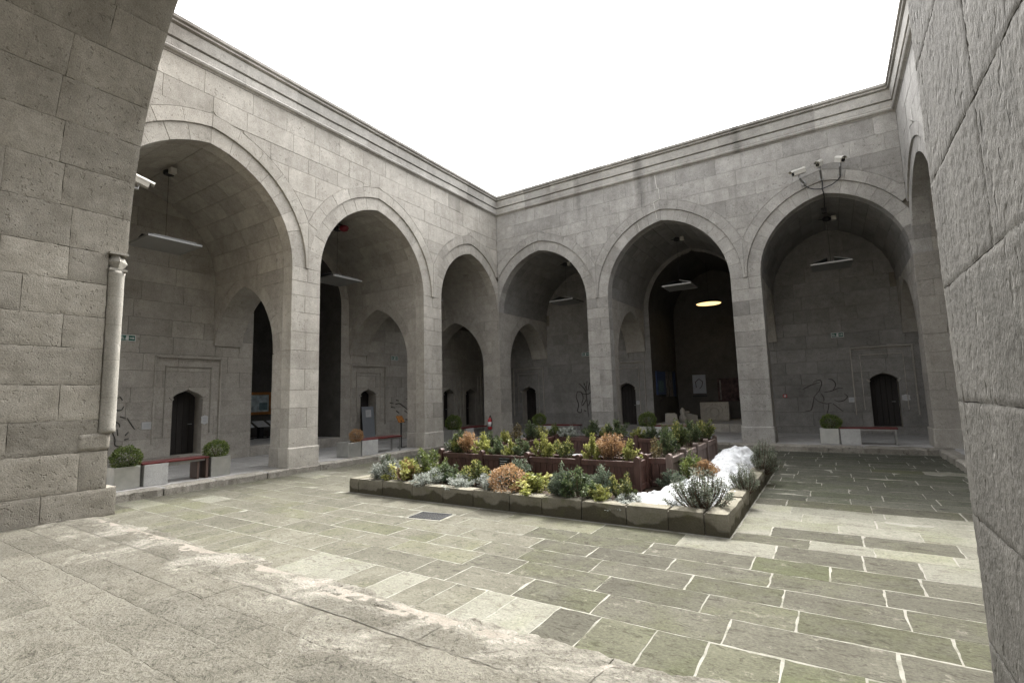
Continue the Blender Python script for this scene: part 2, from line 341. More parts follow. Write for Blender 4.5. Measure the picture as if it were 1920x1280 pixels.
# ------------------------------------------------------------------ masonry helpers
def inset(poly, d):
    n = len(poly); out = []
    A = sum(poly[i][0] * poly[(i + 1) % n][1] - poly[(i + 1) % n][0] * poly[i][1] for i in range(n))
    s = 1 if A > 0 else -1
    for i in range(n):
        p0, p1, p2 = poly[i - 1], poly[i], poly[(i + 1) % n]
        e1 = Vector((p1[0] - p0[0], p1[1] - p0[1])); e2 = Vector((p2[0] - p1[0], p2[1] - p1[1]))
        if e1.length < 1e-6 or e2.length < 1e-6: out.append(p1); continue
        n1 = Vector((-e1.y, e1.x)).normalized() * s; n2 = Vector((-e2.y, e2.x)).normalized() * s
        m = n1 + n2
        if m.length < .3: m = n1
        m.normalize(); k = d / max(.45, m.dot(n1)); out.append((p1[0] + m.x * k, p1[1] + m.y * k))
    return out
def dedupe(poly, eps=.012):
    out = []
    for p in poly:
        if not out or math.hypot(p[0] - out[-1][0], p[1] - out[-1][1]) > eps: out.append(p)
    if len(out) > 1 and math.hypot(out[0][0] - out[-1][0], out[0][1] - out[-1][1]) <= eps: out.pop()
    return out
def parea(p): return abs(sum(p[i][0] * p[(i + 1) % len(p)][1] - p[(i + 1) % len(p)][0] * p[i][1] for i in range(len(p)))) / 2
def clip(poly, a, b_, c):            # keep a*x+b*y<=c
    out = []
    for i in range(len(poly)):
        p, q = poly[i], poly[(i + 1) % len(poly)]; dp = a * p[0] + b_ * p[1] - c; dq = a * q[0] + b_ * q[1] - c
        if dp <= 0: out.append(p)
        if dp * dq < 0:
            t = dp / (dp - dq); out.append((p[0] + (q[0] - p[0]) * t, p[1] + (q[1] - p[1]) * t))
    return out
def prism(name, poly, fr, mat, parent, front=0.0, back=.10, ch=.004, gap=.0018, smooth=False):
    poly = dedupe(poly)
    if len(poly) < 3 or parea(poly) < .012: return None
    front += U(-.003, .003); p1 = inset(poly, gap); p0 = inset(poly, gap + ch); n = len(poly)
    V = [fr(u, v, front) for u, v in p0] + [fr(u, v, front - ch) for u, v in p1] + [fr(u, v, front - back) for u, v in p1]
    F = [tuple(range(n))]
    for r in (0, 1):
        for i in range(n): F.append((r * n + i, (r + 1) * n + i, (r + 1) * n + (i + 1) % n, r * n + (i + 1) % n))
    return obj(name, V, F, mat, parent)
def rough_block(name, u0, u1, v0, v1, fr, mat, parent, nu, nv, amp, nscale, rag=.004, edge=.012, back=.10, gap=.003, front=0.0, seed=None, tl=1.0, smooth=True):
    """a dressed stone with a real uneven face: nu x nv grid pushed about by noise, worn edges"""
    sd = seed if seed is not None else U(0, 500); V = []; F = []
    uu0, uu1, vv0, vv1 = u0 + gap, u1 - gap, v0 + gap, v1 - gap; tilt = U(-1, 1) * amp * .4 * tl; tilt2 = U(-1, 1) * amp * .4 * tl
    for j in range(nv + 1):
        for i in range(nu + 1):
            a, c = i / nu, j / nv; u = uu0 + (uu1 - uu0) * a; v = vv0 + (vv1 - vv0) * c
            n0 = noise.fractal(Vector((u * nscale + sd, v * nscale, sd)), 1.0, 2.1, 4)
            e = min(a * (uu1 - uu0), (1 - a) * (uu1 - uu0), c * (vv1 - vv0), (1 - c) * (vv1 - vv0))
            h = front + amp * n0 + tilt * (a - .5) + tilt2 * (c - .5) - edge * max(0.0, 1 - e / .022) ** 2 * (.6 + .8 * rnd())
            if i in (0, nu): u += rag * noise.noise(Vector((v * 9, sd, u))) * 1.6
            if j in (0, nv): v += rag * noise.noise(Vector((u * 9, sd + 9, v))) * 1.6
            V.append((u, v, h))
    for j in range(nv):
        for i in range(nu): k = j * (nu + 1) + i; F.append((k, k + 1, k + nu + 2, k + nu + 1))
    ring = [i for i in range(nu + 1)] + [j * (nu + 1) + nu for j in range(1, nv + 1)] + [nv * (nu + 1) + i for i in range(nu - 1, -1, -1)] + [j * (nu + 1) for j in range(nv - 1, 0, -1)]
    m = len(ring); o0 = len(V); V += [V[k] for k in ring]; V += [(V[k][0], V[k][1], front - back) for k in ring]
    for i in range(m): F.append((o0 + i, o0 + m + i, o0 + m + (i + 1) % m, o0 + (i + 1) % m))
    me = mesh(name, [fr(*p) for p in V], F, mat, False)
    if smooth: me.polygons.foreach_set('use_smooth', [i < nu * nv for i in range(len(F))])
    return link(name, me, parent)
class Arch:                           # pointed arch standing on z0
    def __init__(s, c, h, zs, za, z0=-9): s.c, s.h, s.zs, s.za, s.z0 = c, h, zs, za, z0; r = za - zs; s.R = (r * r + h * h) / (2 * h); s.tm = math.atan2(r, s.R - h)
    def top(s, t): return s.zs + math.sqrt((s.R + t) ** 2 - (s.R - s.h) ** 2)
    def w(s, z, t):
        if z < s.z0 - 1e-6: return 0.0
        if z < s.zs: return s.h
        q = (s.R + t) ** 2 - (z - s.zs) ** 2
        return max(0.0, s.h - s.R + math.sqrt(q)) if q > 0 else 0.0
class Seg:                            # door with a segmental head
    def __init__(s, c, h, zs, za, z0): s.c, s.h, s.zs, s.za, s.z0 = c, h, zs, za, z0; r = za - zs; s.R = (h * h + r * r) / (2 * r)
    def top(s, t): return s.za
    def w(s, z, t):
        if z < s.z0 - 1e-6: return 0.0
        if z < s.zs: return s.h
        q = s.R ** 2 - (z - (s.za - s.R)) ** 2
        return math.sqrt(q) if q > 0 else 0.0
def mkrows(z0, z1, avg):
    n = max(1, round((z1 - z0) / avg)); zs = [z0 + (z1 - z0) * i / n for i in range(n + 1)]
    for i in range(1, n): zs[i] += U(-.05, .05) * avg / .45
    return zs
def spans(ops, s0, s1, z, t):
    """free intervals at height z"""
    L = [s0]; Rr = []
    for o in ops: Rr.append(o.c - o.w(z, t)); L.append(o.c + o.w(z, t))
    Rr.append(s1); return list(zip(L, Rr))
def ashlar(name, fr, ops, s0, s1, rows, mat, parent, t=0.0, blen=(.6, 1.15), back=.10, front=0.0, keep=None, ch=.004, gap=.0018):
    for r in range(len(rows) - 1):
        za, zb = rows[r], rows[r + 1]; act = [o for o in ops if o.z0 < zb - 1e-6 and o.top(t) > za + .02]
        curved = any(zb > o.zs and za < o.top(t) for o in act); ns = 7 if curved else 1
        zz = [za + 1e-5 + (zb - za - 2e-5) * i / ns for i in range(ns + 1)]; sp = [spans(act, s0, s1, z, t) for z in zz]
        xs = [s0]; x = s0 - U(0, .5)
        while True:
            x += U(*blen)
            if x > s1 - .25: break
            if x > s0 + .25: xs.append(x)
        xs.append(s1)
        for k in range(len(act) + 1):
            lo = min(q[k][0] for q in sp); hi = max(q[k][1] for q in sp)
            js = [x for x in xs if lo + .16 < x < hi - .16]; js = [lo] + js + [hi]
            for i in range(len(js) - 1):
                L = []; Q = []
                for z, q in zip(zz, sp):
                    l = max(js[i], q[k][0]); rr = min(js[i + 1], q[k][1])
                    if rr < l: l = rr = (l + rr) / 2 if q[k][1] < q[k][0] else (l if l > js[i] else rr)
                    L.append((l, z)); Q.append((rr, z))
                if max(b_[0] - a[0] for a, b_ in zip(L, Q)) < .05: continue
                poly = [L[0]] + Q + L[:0:-1]
                if keep and not keep((js[i] + js[i + 1]) / 2, (za + zb) / 2): continue
                prism(name, poly, fr, mat, parent, front, back, ch, gap)
def coregeo(fr, ops, s0, s1, z0, z1, h, n=60, t=0.0):
    V = []; F = []; zz = sorted(set([z0 + (z1 - z0) * i / n for i in range(n + 1)] + [z for o in ops for z in (o.z0, o.z0 + 1e-4, o.zs, o.za - .002, o.za + 1e-3) if z0 < z < z1]))
    for a, c in zip(zz[:-1], zz[1:]):
        A = spans(ops, s0, s1, a + 1e-5, t); B = spans(ops, s0, s1, c - 1e-5, t)
        for (l0, r0), (l1, r1) in zip(A, B):
            if r0 - l0 < 1e-4 and r1 - l1 < 1e-4: continue
            o = len(V); V += [fr(l0, a, h), fr(max(l0, r0), a, h), fr(max(l1, r1), c, h), fr(l1, c, h)]; F.append((o, o + 1, o + 2, o + 3))
    return V, F
def voussoirs(name, fr, o, t0, t1, n, mat, parent, front, back, smin=-99, smax=99, a0=0.0, ch=.004):
    for sgn in (-1, 1):
        for i in range(n):
            def tm(t): return math.atan2(o.top(t) - o.zs, o.R - o.h)
            pts = []
            for (t, seq) in ((t0, (0, .5, 1)), (t1, (1, .5, 0))):
                for q in seq:
                    th = a0 + (tm(t) - a0) * (i + q) / n
                    pts.append((o.c + sgn * (o.h - o.R + (o.R + t) * math.cos(th)), o.zs + (o.R + t) * math.sin(th)))
            pts = clip(clip(pts, 1, 0, smax), -1, 0, -smin)
            if len(pts) >= 3: prism(name, pts, fr, mat, parent, front, back, ch)
def vault(name, fr, o, d0, d1, n, mat, parent, core, lens=(.7, 1.2), sides=(-1, 1), thick=.08, imin=0, imax=99):
    for sgn in sides:
        def mp(u, d, h):
            th = u / o.R; r = o.R - h
            return fr(o.c + sgn * (o.h - o.R + r * math.cos(th)), o.zs + r * math.sin(th), -d)
        for i in range(n):
            if i < imin or i >= imax: continue
            u0, u1 = o.tm * o.R * i / n, o.tm * o.R * (i + 1) / n; ds = [d0]; d = d0 - U(0, .5)
            while True:
                d += U(*lens)
                if d > d1 - .25: break
                if d > d0 + .25: ds.append(d)
            ds.append(d1)
            for a, c in zip(ds[:-1], ds[1:]): prism(name, [(u0, a), (u1, a), (u1, c), (u0, c)], mp, mat, parent, 0, thick, .005, .002)
def vaultcore(fr, o, d0, d1, off=.06, n=20):
    V = []; F = []; P = []
    for sgn in (-1, 1):
        q = []
        for i in range(n + 1):
            th = o.tm * i / n; r = o.R + off; q.append((o.c + sgn * (o.h - o.R + r * math.cos(th)), o.zs + r * math.sin(th)))
        P += q if sgn < 0 else q[::-1]
    for s, z in P: V += [fr(s, z, -d0), fr(s, z, -d1)]
    for i in range(len(P) - 1): F.append((2 * i, 2 * i + 1, 2 * i + 3, 2 * i + 2))
    return V, F

# ------------------------------------------------------------------ plan of the place (metres)
XW, YN, XE, YS = -10.2, 15.0, 1.93, 2.9       # faces of the court
GD = 3.5                                      # depth of the galleries
XB, YB = XW - GD, YN + 3.7                    # back walls
ZF = 0.15                                     # gallery floor
ZS = 4.75                                     # springing of the big arches
PD = 0.75                                     # pier depth
fW = lambda s, z, h: (XW + h, s, z)
fN = lambda s, z, h: (s, YN - h, z)
fE = lambda s, z, h: (XE - h, s, z)
W_ops = [Arch(4.75, 1.87, ZS, 6.91), Arch(9.19, 1.82, ZS, 6.86), Arch(13.415, 1.585, ZS, 6.60)]
N_ops = [Arch(-8.42, 1.78, ZS, 6.78), Arch(-4.02, 1.86, ZS, 6.92), Arch(0.275, 1.655, ZS, 6.70)]
E_ops = [Arch(4.75, 1.87, ZS, 6.91), Arch(9.19, 1.82, ZS, 6.86), Arch(13.415, 1.585, ZS, 6.60)]

# ------------------------------------------------------------------ ground
structure(obj('ground', [(-400, -400, -.3), (400, -400, -.3), (400, 400, -.3), (-400, 400, -.3)], [(0, 1, 2, 3)], 'earth'))
fG = lambda u, v, h: (u, v, h)

# court paving: mortar bed with every slab proud of it
bed = structure(obj('courtyard_paving', *merge(boxgeo(XW + .0, XE + .6, 2.87, YN, -.2, 0.0075)), 'mortar'))
ROWY = [2.875, 3.46, 3.87, 4.24, 4.61, 4.97, 5.38, 5.85, 6.18, 6.61, 7.0]
while ROWY[-1] < 14.55: ROWY.append(ROWY[-1] + U(.36, .46))
JX = {1: [-3.0, -2.31, -1.62, -.72, .2, 1.1], 2: [-2.6, -1.76, -.94, -.33, .51, 1.3], 3: [-2.75, -1.98, -1.14, -.44, .31, 1.2], 4: [-2.83, -2.17, -1.39, -.56, .21, 1.0],
      5: [-2.6, -1.72, -.74, -.14, .48, 1.3], 6: [-2.46, -1.5, -.6, .12, .53, 1.2]}
BX0, BX1, BY0, BY1 = -7.30, -1.05, 5.90, 11.68
slabs = []
for r in range(len(ROWY) - 1):
    y0, y1 = ROWY[r], min(ROWY[r + 1], 14.6)
    x = XW + .02
    if r in JX: rest = list(JX[r])
    else: rest = []
    xs = [XW + .02]
    lim = rest[0] - .35 if rest else XE + .55
    x = xs[0] - U(0, .4)
    while True:
        x += U(.28, .42) if r == 0 else U(.5, 1.05)
        if x > lim: break
        if x > xs[0] + .2: xs.append(x)
    xs += rest + [XE + .55]
    for a, c in zip(xs[:-1], xs[1:]):
        if c - a < .08: continue
        parts = [(a, c, y0, y1)]
        if y1 > BY0 + .02 and y0 < BY1 - .02:
            parts = [p for p in ((a, min(c, BX0 - .01), y0, y1), (max(a, BX1 + .01), c, y0, y1)) if p[1] - p[0] > .08]
        if r == 6 or (y0 < BY0 < y1):
            pass
        slabs += parts
slabs.sort(key=lambda p: math.hypot((p[0] + p[1]) / 2, (p[2] + p[3]) / 2))
far = []
for i, (a, c, y0, y1) in enumerate(slabs):
    mx, my = (a + c) / 2, (y0 + y1) / 2; d = math.hypot(mx, my)
    pale = (mx > -1.1 and 5.4 < my < 7.9 and rnd() < .72) or any(math.hypot(mx - p[0], my - p[1]) < .42 for p in ((-9.1, 4.43), (-9.8, 6.98), (-9.7, 3.5), (1.55, 11.95), (1.6, 14.4)))
    m = 'paving_pale' if pale else ('paving_beige' if (mx < -2.2 and rnd() < min(1, (-1.6 - mx) / 2.2) and y0 > 3) else 'paving_moss' if (mx < -3.0 and my < 7 and rnd() < .5) or (y0 < 3.1 and mx > -1.4) or rnd() < .12 else ('paving_wet' if my > 8.2 else 'paving_stone'))
    if y0 < 3.0 and mx < -1.9: m = 'paving_beige'
    if y0 < 3.0 and (-4.7 < mx < -3.1 or -2.4 < mx < -1.6): m = 'paving_pale' if rnd() < .4 else m
    if i >= 300: far.append((a, c, y0, y1)); continue
    near = d < 7
    g_ = .0055 + (.004 if rnd() < .3 else 0)
    rough_block('paving_slab', a, c, y0, y1, fG, m, bed, 14 if near else 6, 7 if near else 3, .0012, 2.6, .007, .0008, .03, g_, (.0094 if near else .0090) + U(-.0004, .0008))
if far:
    V = []; F = []
    for a, c, y0, y1 in far:
        v, f = boxgeo(a + .01, c - .01, y0 + .01, y1 - .01, -.02, .008); o = len(V); V += v; F += [tuple(i + o for i in q) for q in f]
    q = obj('paving_remainder', V, F, 'paving_wet', bed); q['kind'] = 'stuff'
# drain grate in the paving
t = thing('drain_grate', 'dark iron drain grate set in the pale paving before the flower bed', 'drain', (-4.72, 5.18, 0.0), math.radians(8))
GX, GY = .245, .16
box('surround', -GX - .04, GX + .04, -GY - .04, GY + .04, .001, .014, 'mortar', t, .003, False)
for (a, c, d, e) in ((-GX, GX, -GY, -GY + .025), (-GX, GX, GY - .025, GY), (-GX, -GX + .025, -GY + .026, GY - .026), (GX - .025, GX, -GY + .026, GY - .026)):
    box('frame_bar', a, c, d, e, .010, .022, 'grate_iron', t, 0, False)
for i in range(11):
    x = -GX + .05 + i * .039; box('bar', x, x + .018, -GY + .026, GY - .026, .0145, .021, 'grate_iron', t, 0, False)

# floor of the entrance vault (camera stands on it)
ifl = structure(obj('entrance_floor', *boxgeo(-9.4, 1.2, -6.0, 2.86, -.2, .03), 'joint_mortar'))
RY = [-1.2, -.55, .1, .78, 1.45, 1.80, 2.13, 2.47]
for r in range(len(RY) - 1):
    x = -9.3 - U(0, .6)
    while x < .55:
        w_ = U(.75, 1.25); a, c = max(x, -9.3), min(x + w_, .62)
        if c - a > .15: rough_block('floor_slab', a, c, RY[r], RY[r + 1], fG, 'threshold_slab', ifl, 34, 20, .010, 3.4, .004, .003, .04, .0012, .045 + U(-.0015, .0015), 5.0, .15)
        x += w_
x = -9.3
fT = lambda u, v, h: (u, v, h)
while x < .5:                           # worn threshold stones with a ragged front edge
    w_ = U(1.1, 1.7); a, c = x, min(x + w_, .6); nu, nv = 44, 18; V = []; F = []; sd = U(0, 99)
    for j in range(nv + 1):
        for i in range(nu + 1):
            u = a + .003 + (c - a - .006) * i / nu; q = j / nv
            ye = 3.00 + .13 * noise.fractal(Vector((u * 1.3, 7.7, 0)), 1, 2, 4) + .04 * noise.noise(Vector((u * 7, 1.1, 0))) + .02 * noise.noise(Vector((u * 23, 1.1, 0)))
            yy = 2.4705 + (ye - 2.4705) * q
            n0 = noise.fractal(Vector((u * 3.4 + 5, yy * 3.4, 5)), 1.0, 2.1, 4); n1 = noise.fractal(Vector((u * 1.1, yy * 1.1, 9)), 1, 2.1, 3)
            z = .045 + .010 * n0 + (.008 * n1 + .010 * noise.fractal(Vector((u * 12, yy * 12, 2)), 1, 2, 3)) * min(1, q * 3) - (.034 - .016 * min(1, max(0, (u + 3) / 2))) * max(0, (q - .3) / .7) ** 1.3
            ck = 2.72 + .05 * noise.fractal(Vector((u * 2.3, 3.3, 0)), 1, 2, 3)       # long split along the stone
            if -3.7 < u < -2.75: z -= .045 * math.exp(-((yy - ck) / .012) ** 2) * (1 if noise.noise(Vector((u * 1.7, 0, 2))) > -.25 else 0)
            V.append((u, yy, max(z, -.02) if j < nv else -.01))
    for j in range(nv):
        for i in range(nu): k = j * (nu + 1) + i; F.append((k, k + 1, k + nu + 2, k + nu + 1))
    obj('threshold_stone', V, F, 'threshold_slab', ifl, True); x += w_

# ------------------------------------------------------------------ gallery floors with a worn step
gf = structure(obj('gallery_floor', *merge(boxgeo(XB - .4, XW - .02, YS, YB + .4, -.2, ZF - .004), boxgeo(XW - .02, XE + GD, YN - .02, YB + .4, -.2, ZF - .005), boxgeo(XE + .02, XE + GD + .4, YS, YN - .02, -.2, ZF - .004)), 'concrete'))
def stepstones(fr, s0, s1, w_):
    s = s0
    while s < s1 - .2:
        e = min(s + U(.8, 1.5), s1)
        if s1 - e < .3: e = s1
        rough_block('step_stone', s, e, 0, w_, fr, 'step_stone', gf, 22, 7, .010, 4, .016, .03, .16, .003, ZF + .006); s = e
stepstones(lambda u, v, h: (XW - .28 + v, u, h), YS, YN - .3, .30)
stepstones(lambda u, v, h: (u, YN + .05 - v, h), XW + .02, XE + .3, .42)
stepstones(lambda u, v, h: (XE + .28 - v, u, h), 6, YN - .4, .30)
fl = [] 
for (x0, x1, y0, y1) in ((XB, XW - .3, YS, YB), (XW - .3, XE + GD, YN + .06, YB)):
    nx = max(1, round((x1 - x0) / 1.1)); ny = max(1, round((y1 - y0) / 1.0))
    for i in range(nx):
        for j in range(ny):
            fl.append((x0 + (x1 - x0) * i / nx, x0 + (x1 - x0) * (i + 1) / nx, y0 + (y1 - y0) * j / ny, y0 + (y1 - y0) * (j + 1) / ny))
for a, c, d, e in fl: rough_block('floor_tile', a, c, d, e, fG, 'concrete', gf, 3, 3, .002, 1.5, .002, .003, .02, .004, ZF + .002 + U(-.001, .001))

# ------------------------------------------------------------------ arcades
ROWS_UP = mkrows(ZS, 8.40, .44)
ROWS_PIER = [.57, 1.02, 1.47, 1.88, 2.36, 2.79, 3.22, 3.68, 4.08, 4.42, ZS]
CPROF = [(-.10, 8.40), (.01, 8.402), (.02, 8.425), (.07, 8.44), (.09, 8.475), (.075, 8.515), (.03, 8.53), (.03, 8.54), (.04, 8.545), (.045, 8.685), (.0, 8.69), (.0, 8.715), (.07, 8.722), (.09, 8.95), (.06, 8.96), (.06, 8.985), (.13, 9.0), (.135, 9.03), (.10, 9.045), (.165, 9.07), (.17, 9.13), (.13, 9.16), (-.10, 9.18)]
def cornice(fr, s0, s1, parent):
    s = s0
    while s < s1 - .1:
        e = min(s + U(.9, 1.5), s1)
        if s1 - e < .4: e = s1
        dz = U(-.004, .004); n = len(CPROF); V = [fr(q, z + dz, h) for q in (s + .0012, e - .0012) for h, z in CPROF]
        F = [tuple(range(n)), tuple(range(2 * n - 1, n - 1, -1))] + [(i, (i + 1) % n, n + (i + 1) % n, n + i) for i in range(n)]
        obj('cornice_block', V, F, 'cornice_stone', parent); s = e
def arcade(name, label, fr, ops, s0, s1, base, stones=True, keepf=None, vb=(0, 1, 2), FM='ashlar'):
    t = thing(name, label, 'arcade', base)
    V, F = coregeo(fr, ops, s0 - .05, s1 + .05, 0.0, 9.16, -.07); fac = obj('facade', V, F, 'joint_mortar', t)
    obj('bedding', *coregeo(fr, ops, s0, s1, ZS + .02, 8.39, -.014, 80, .50), FM, fac)
    keep = keepf
    ashlar('ashlar_block', fr, ops, s0, s1, ROWS_UP, FM, fac, t=.62, back=.10, keep=keep)
    edges = [s0] + [v for o in ops for v in (o.c - o.h, o.c + o.h)] + [s1]
    for a, c in zip(edges[::2], edges[1::2]):
        if c - a < .1 or (keep and not keep((a + c) / 2, 2)): continue
        prism('plinth_block', [(a, 0.0), (c, 0.0), (c, .57), (a, .57)], fr, FM, fac, -.012, .37, .02, -.025)
        for r in range(len(ROWS_PIER) - 1):
            z0, z1 = ROWS_PIER[r], ROWS_PIER[r + 1]
            cut = [a, c] if (r % 2 == 0 or rnd() < .25) else [a, a + (c - a) * U(.38, .62), c]
            for p, q in zip(cut[:-1], cut[1:]): prism('pier_block', [(p, z0), (q, z0), (q, z1), (p, z1)], fr, FM, fac, -.04, .335, .005, .002)
    for i, o in enumerate(ops):
        lo = s0 if i == 0 else (ops[i - 1].c + ops[i - 1].h + o.c - o.h) / 2; hi = s1 if i == len(ops) - 1 else (ops[i + 1].c - ops[i + 1].h + o.c + o.h) / 2
        if keep and not keep(o.c, 6): continue
        vc = obj('arch_vault', *vaultcore(fr, o, .05, GD + .25), 'joint_mortar', t)
        voussoirs('voussoir', fr, o, 0, .34, 8, FM, vc, -.04, .335, lo - (.4 if i == 0 else 0), hi + (.4 if i == len(ops) - 1 else 0))
        voussoirs('relieving_stone', fr, o, .34, .62, 7, FM, vc, 0, .10, lo, hi)
        if i in vb: vault('vault_stone', fr, o, .378, GD + (.2 if fr is fN else 0), 8, 'interior_shaded' if fr is fN else 'ashlar_interior', vc, None)
    cornice(fr, s0 - (.0), s1, fac)
    return t
wa = arcade('west_arcade', 'long arcade of three pointed arches on the left side of the court', fW, W_ops, YS, YN, (XW, 9, 0))
na = arcade('north_arcade', 'arcade of three pointed arches across the far side of the court', fN, N_ops, XW, XE, (-4, YN, 0), FM='ashlar_shaded')
ea = arcade('east_arcade', 'arcade seen edge on behind the right foreground wall', fE, E_ops, YS, YN, (XE, 9, 0), True, lambda s, z: s > 7.5, (2,), FM='ashlar_shaded')

# cross walls between the bays (both faces cored, the faces seen are dressed stone)
def crosswall(parent, fr, fr2, depth, thick, rows=None, dress=True, st=.35):
    o = Arch(PD + (depth - PD) / 2, (depth - PD) / 2, 2.75, 4.55, ZF - .01)
    V1 = coregeo(fr, [o], .06, depth, 0, ZS + .02, -.06, 40); V2 = coregeo(fr2, [o], .06, depth, 0, ZS + .02, -.06, 40)
    w = obj('cross_wall', *merge(V1, V2), 'ashlar_jamb', parent)
    R_ = [.57, 1.02, 1.47, 1.88, 2.36, 2.79, 3.22, 3.68, 4.08, 4.42, ZS]
    voussoirs('cross_voussoir', fr, o, 0, .30, 6, 'ashlar_jamb', w, -.012, thick - .02, 0, depth)
    if dress:
        prism('cross_plinth', [(st, 0), (PD, 0), (PD, .57), (st, .57)], fr, 'ashlar_jamb', w, .025, thick, .02, -.02)
        ashlar('cross_block', fr, [o], st, depth, R_, 'ashlar_jamb', w, t=.30, blen=(.6, 1.1), back=.08)
        for r in range(len(R_) - 1):
            if R_[r + 1] < 2.8: prism('jamb_block', [(.38, R_[r]), (PD, R_[r]), (PD, R_[r + 1]), (.38, R_[r + 1])], fr2, 'ashlar_jamb', w, 0, .08)
for y0, y1 in ((6.62, 7.37), (11.01, 11.83), (15.0, 15.77)):
    crosswall(wa, (lambda y: lambda s, z, h: (XW - s, y - h, z))(y0), (lambda y: lambda s, z, h: (XW - s, y + h, z))(y1), GD, y1 - y0, st=.0 if y0 > 14 else .378)
for x1, x0 in ((-10.2, -10.97), (-5.88, -6.64), (-1.38, -2.16)):
    crosswall(na, (lambda x: lambda s, z, h: (x + h, YN + s, z))(x1), (lambda x: lambda s, z, h: (x - h, YN + s, z))(x0), 3.7, x1 - x0, st=.0 if x1 < -10 else .378)
crosswall(na, lambda s, z, h: (XE - h, YN + s, z), lambda s, z, h: (XE + .77 + h, YN + s, z), 3.7, .77, st=.0)
crosswall(ea, lambda s, z, h: (XE + s, 15.0 - h, z), lambda s, z, h: (XE + s, 15.77 + h, z), GD, .77, st=.0)
crosswall(ea, lambda s, z, h: (XE + s, 11.01 - h, z), lambda s, z, h: (XE + s, 11.83 + h, z), GD, .82, dress=False)
crosswall(ea, lambda s, z, h: (XE + s, 6.62 - h, z), lambda s, z, h: (XE + s, 7.37 + h, z), GD, .75, dress=False)

# back walls with doors and the openings of the side halls
fWB = lambda s, z, h: (XB + h, s, z)
fNB = lambda s, z, h: (s, YB - h, z)
DW, DN = [6.07, 11.88, 16.25, 17.75], [-11.2, -6.74, 1.36]
RB = [ZF - .01, .37, .83, 1.30, 1.70, 2.05, 2.45, 2.87, 3.30, 3.72, 4.15, 4.6, 5.05, 5.5, 5.95, 6.4, 6.95]
wo_ = sorted([Seg(d, .35, 1.80, 1.96, .37) for d in DW] + [Arch(9.2, 1.5, 4.75, 6.55, ZF - .01)], key=lambda o: o.c)
no_ = sorted([Seg(d, .35, 1.80, 1.98, .37) for d in DN] + [Arch(-3.95, 1.74, ZS, 6.80, ZF - .01)], key=lambda o: o.c)
wb = obj('back_wall', *coregeo(fWB, wo_, YS - .2, YB + .3, 0, 8, -.06, 60), 'joint_mortar', wa)
nb = obj('back_wall', *coregeo(fNB, no_, XB - .2, XE + GD + .2, 0, 8, -.06, 60), 'joint_mortar', na)
def inbay(ops, extra):
    def k(s, z):
        if z < ZS: return True
        return any(abs(s - o.c) < o.w(z - .45, 0) + .4 for o in ops)
    return k
ashlar('wall_block', fWB, wo_, YS, YB, RB, 'ashlar_interior', wb, keep=inbay(W_ops, 0), blen=(.7, 1.3))
ashlar('wall_block', fNB, no_, XB, XE + GD, RB, 'interior_shaded', nb, keep=inbay(N_ops, 0), blen=(.7, 1.3))
def bar(fr, pts, w_, h, name, mat, parent):
    """moulding bar following a polyline in the wall plane"""
    V = []; F = []
    for (a, c) in zip(pts[:-1], pts[1:]):
        d = Vector((c[0] - a[0], c[1] - a[1])); d.normalize(); n = Vector((-d.y, d.x)) * w_ / 2; a2 = Vector(a) - d * w_ * .45; c2 = Vector(c) + d * w_ * .45
        o = len(V); Q = [a2 - n, c2 - n, c2 + n, a2 + n]
        V += [fr(q.x, q.y, -.02) for q in Q] + [fr(q.x + (n.x * -.3 if k > 1 else n.x * .3), q.y + (n.y * -.3 if k > 1 else n.y * .3), h) for k, q in enumerate(Q)]
        F += [tuple(o + i for i in q) for q in ((4, 5, 6, 7), (0, 1, 5, 4), (1, 2, 6, 5), (2, 3, 7, 6), (3, 0, 4, 7))]
    return obj(name, V, F, mat, parent)
def doorway(fr, c, wall, open_=True):
    bar(fr, [(c - .76, .75), (c - .76, 2.80), (c + .76, 2.80), (c + .76, .75)], .045, .05, 'outer_moulding', 'ashlar_interior', wall)
    bar(fr, [(c - .66, 2.74), (c + .66, 2.74)], .02, .02, 'inner_bead', 'ashlar_interior', wall)
    bar(fr, [(c - .53, .9), (c - .53, 2.57), (c + .53, 2.57), (c + .53, .9)], .028, .035, 'inner_moulding', 'ashlar_interior', wall)
    for s in (-1, 1): bar(fr, [(c + s * .36, 1.76), (c + s * .40, 1.80)], .06, .03, 'corbel', 'ashlar_interior', wall)
    V, F = [], []
    o = Seg(c, .35, 1.80, 1.98, .37); pr = [(c - .35, .37)] + [(c - .35 + .7 * i / 10, 0) for i in range(11)] + [(c + .35, .37)]
    pr = [(s, (z if z else o.za - o.R + math.sqrt(max(0, o.R ** 2 - (s - c) ** 2)))) for s, z in pr]
    for s, z in pr: V += [fr(s, z, 0.0), fr(s, z, -.55)]
    for i in range(len(pr)): j = (i + 1) % len(pr); F.append((2 * i, 2 * i + 1, 2 * j + 1, 2 * j))
    obj('door_reveal', V, F, 'ashlar_interior', wall)
    d = obj('door', *coregeo(fr, [], c - .36, c + .36, .37, 2.02, -.42, 1), 'door_wood', wall)
    for k in range(5):
        a = c - .35 + k * .14; prism('door_plank', [(a, .38), (a + .138, .38), (a + .138, 2.0), (a, 2.0)], fr, 'door_wood', d, -.395, .03, .006, .002)
    V, F = tubegeo([fr(c + .26, 1.12, -.39), fr(c + .26, 1.12, -.34), fr(c + .17, 1.12, -.34)], .012, 6); obj('door_handle', V, F, 'steel', d)
for d in DW: doorway(fWB, d, wb)
for d in DN: doorway(fNB, d, nb)

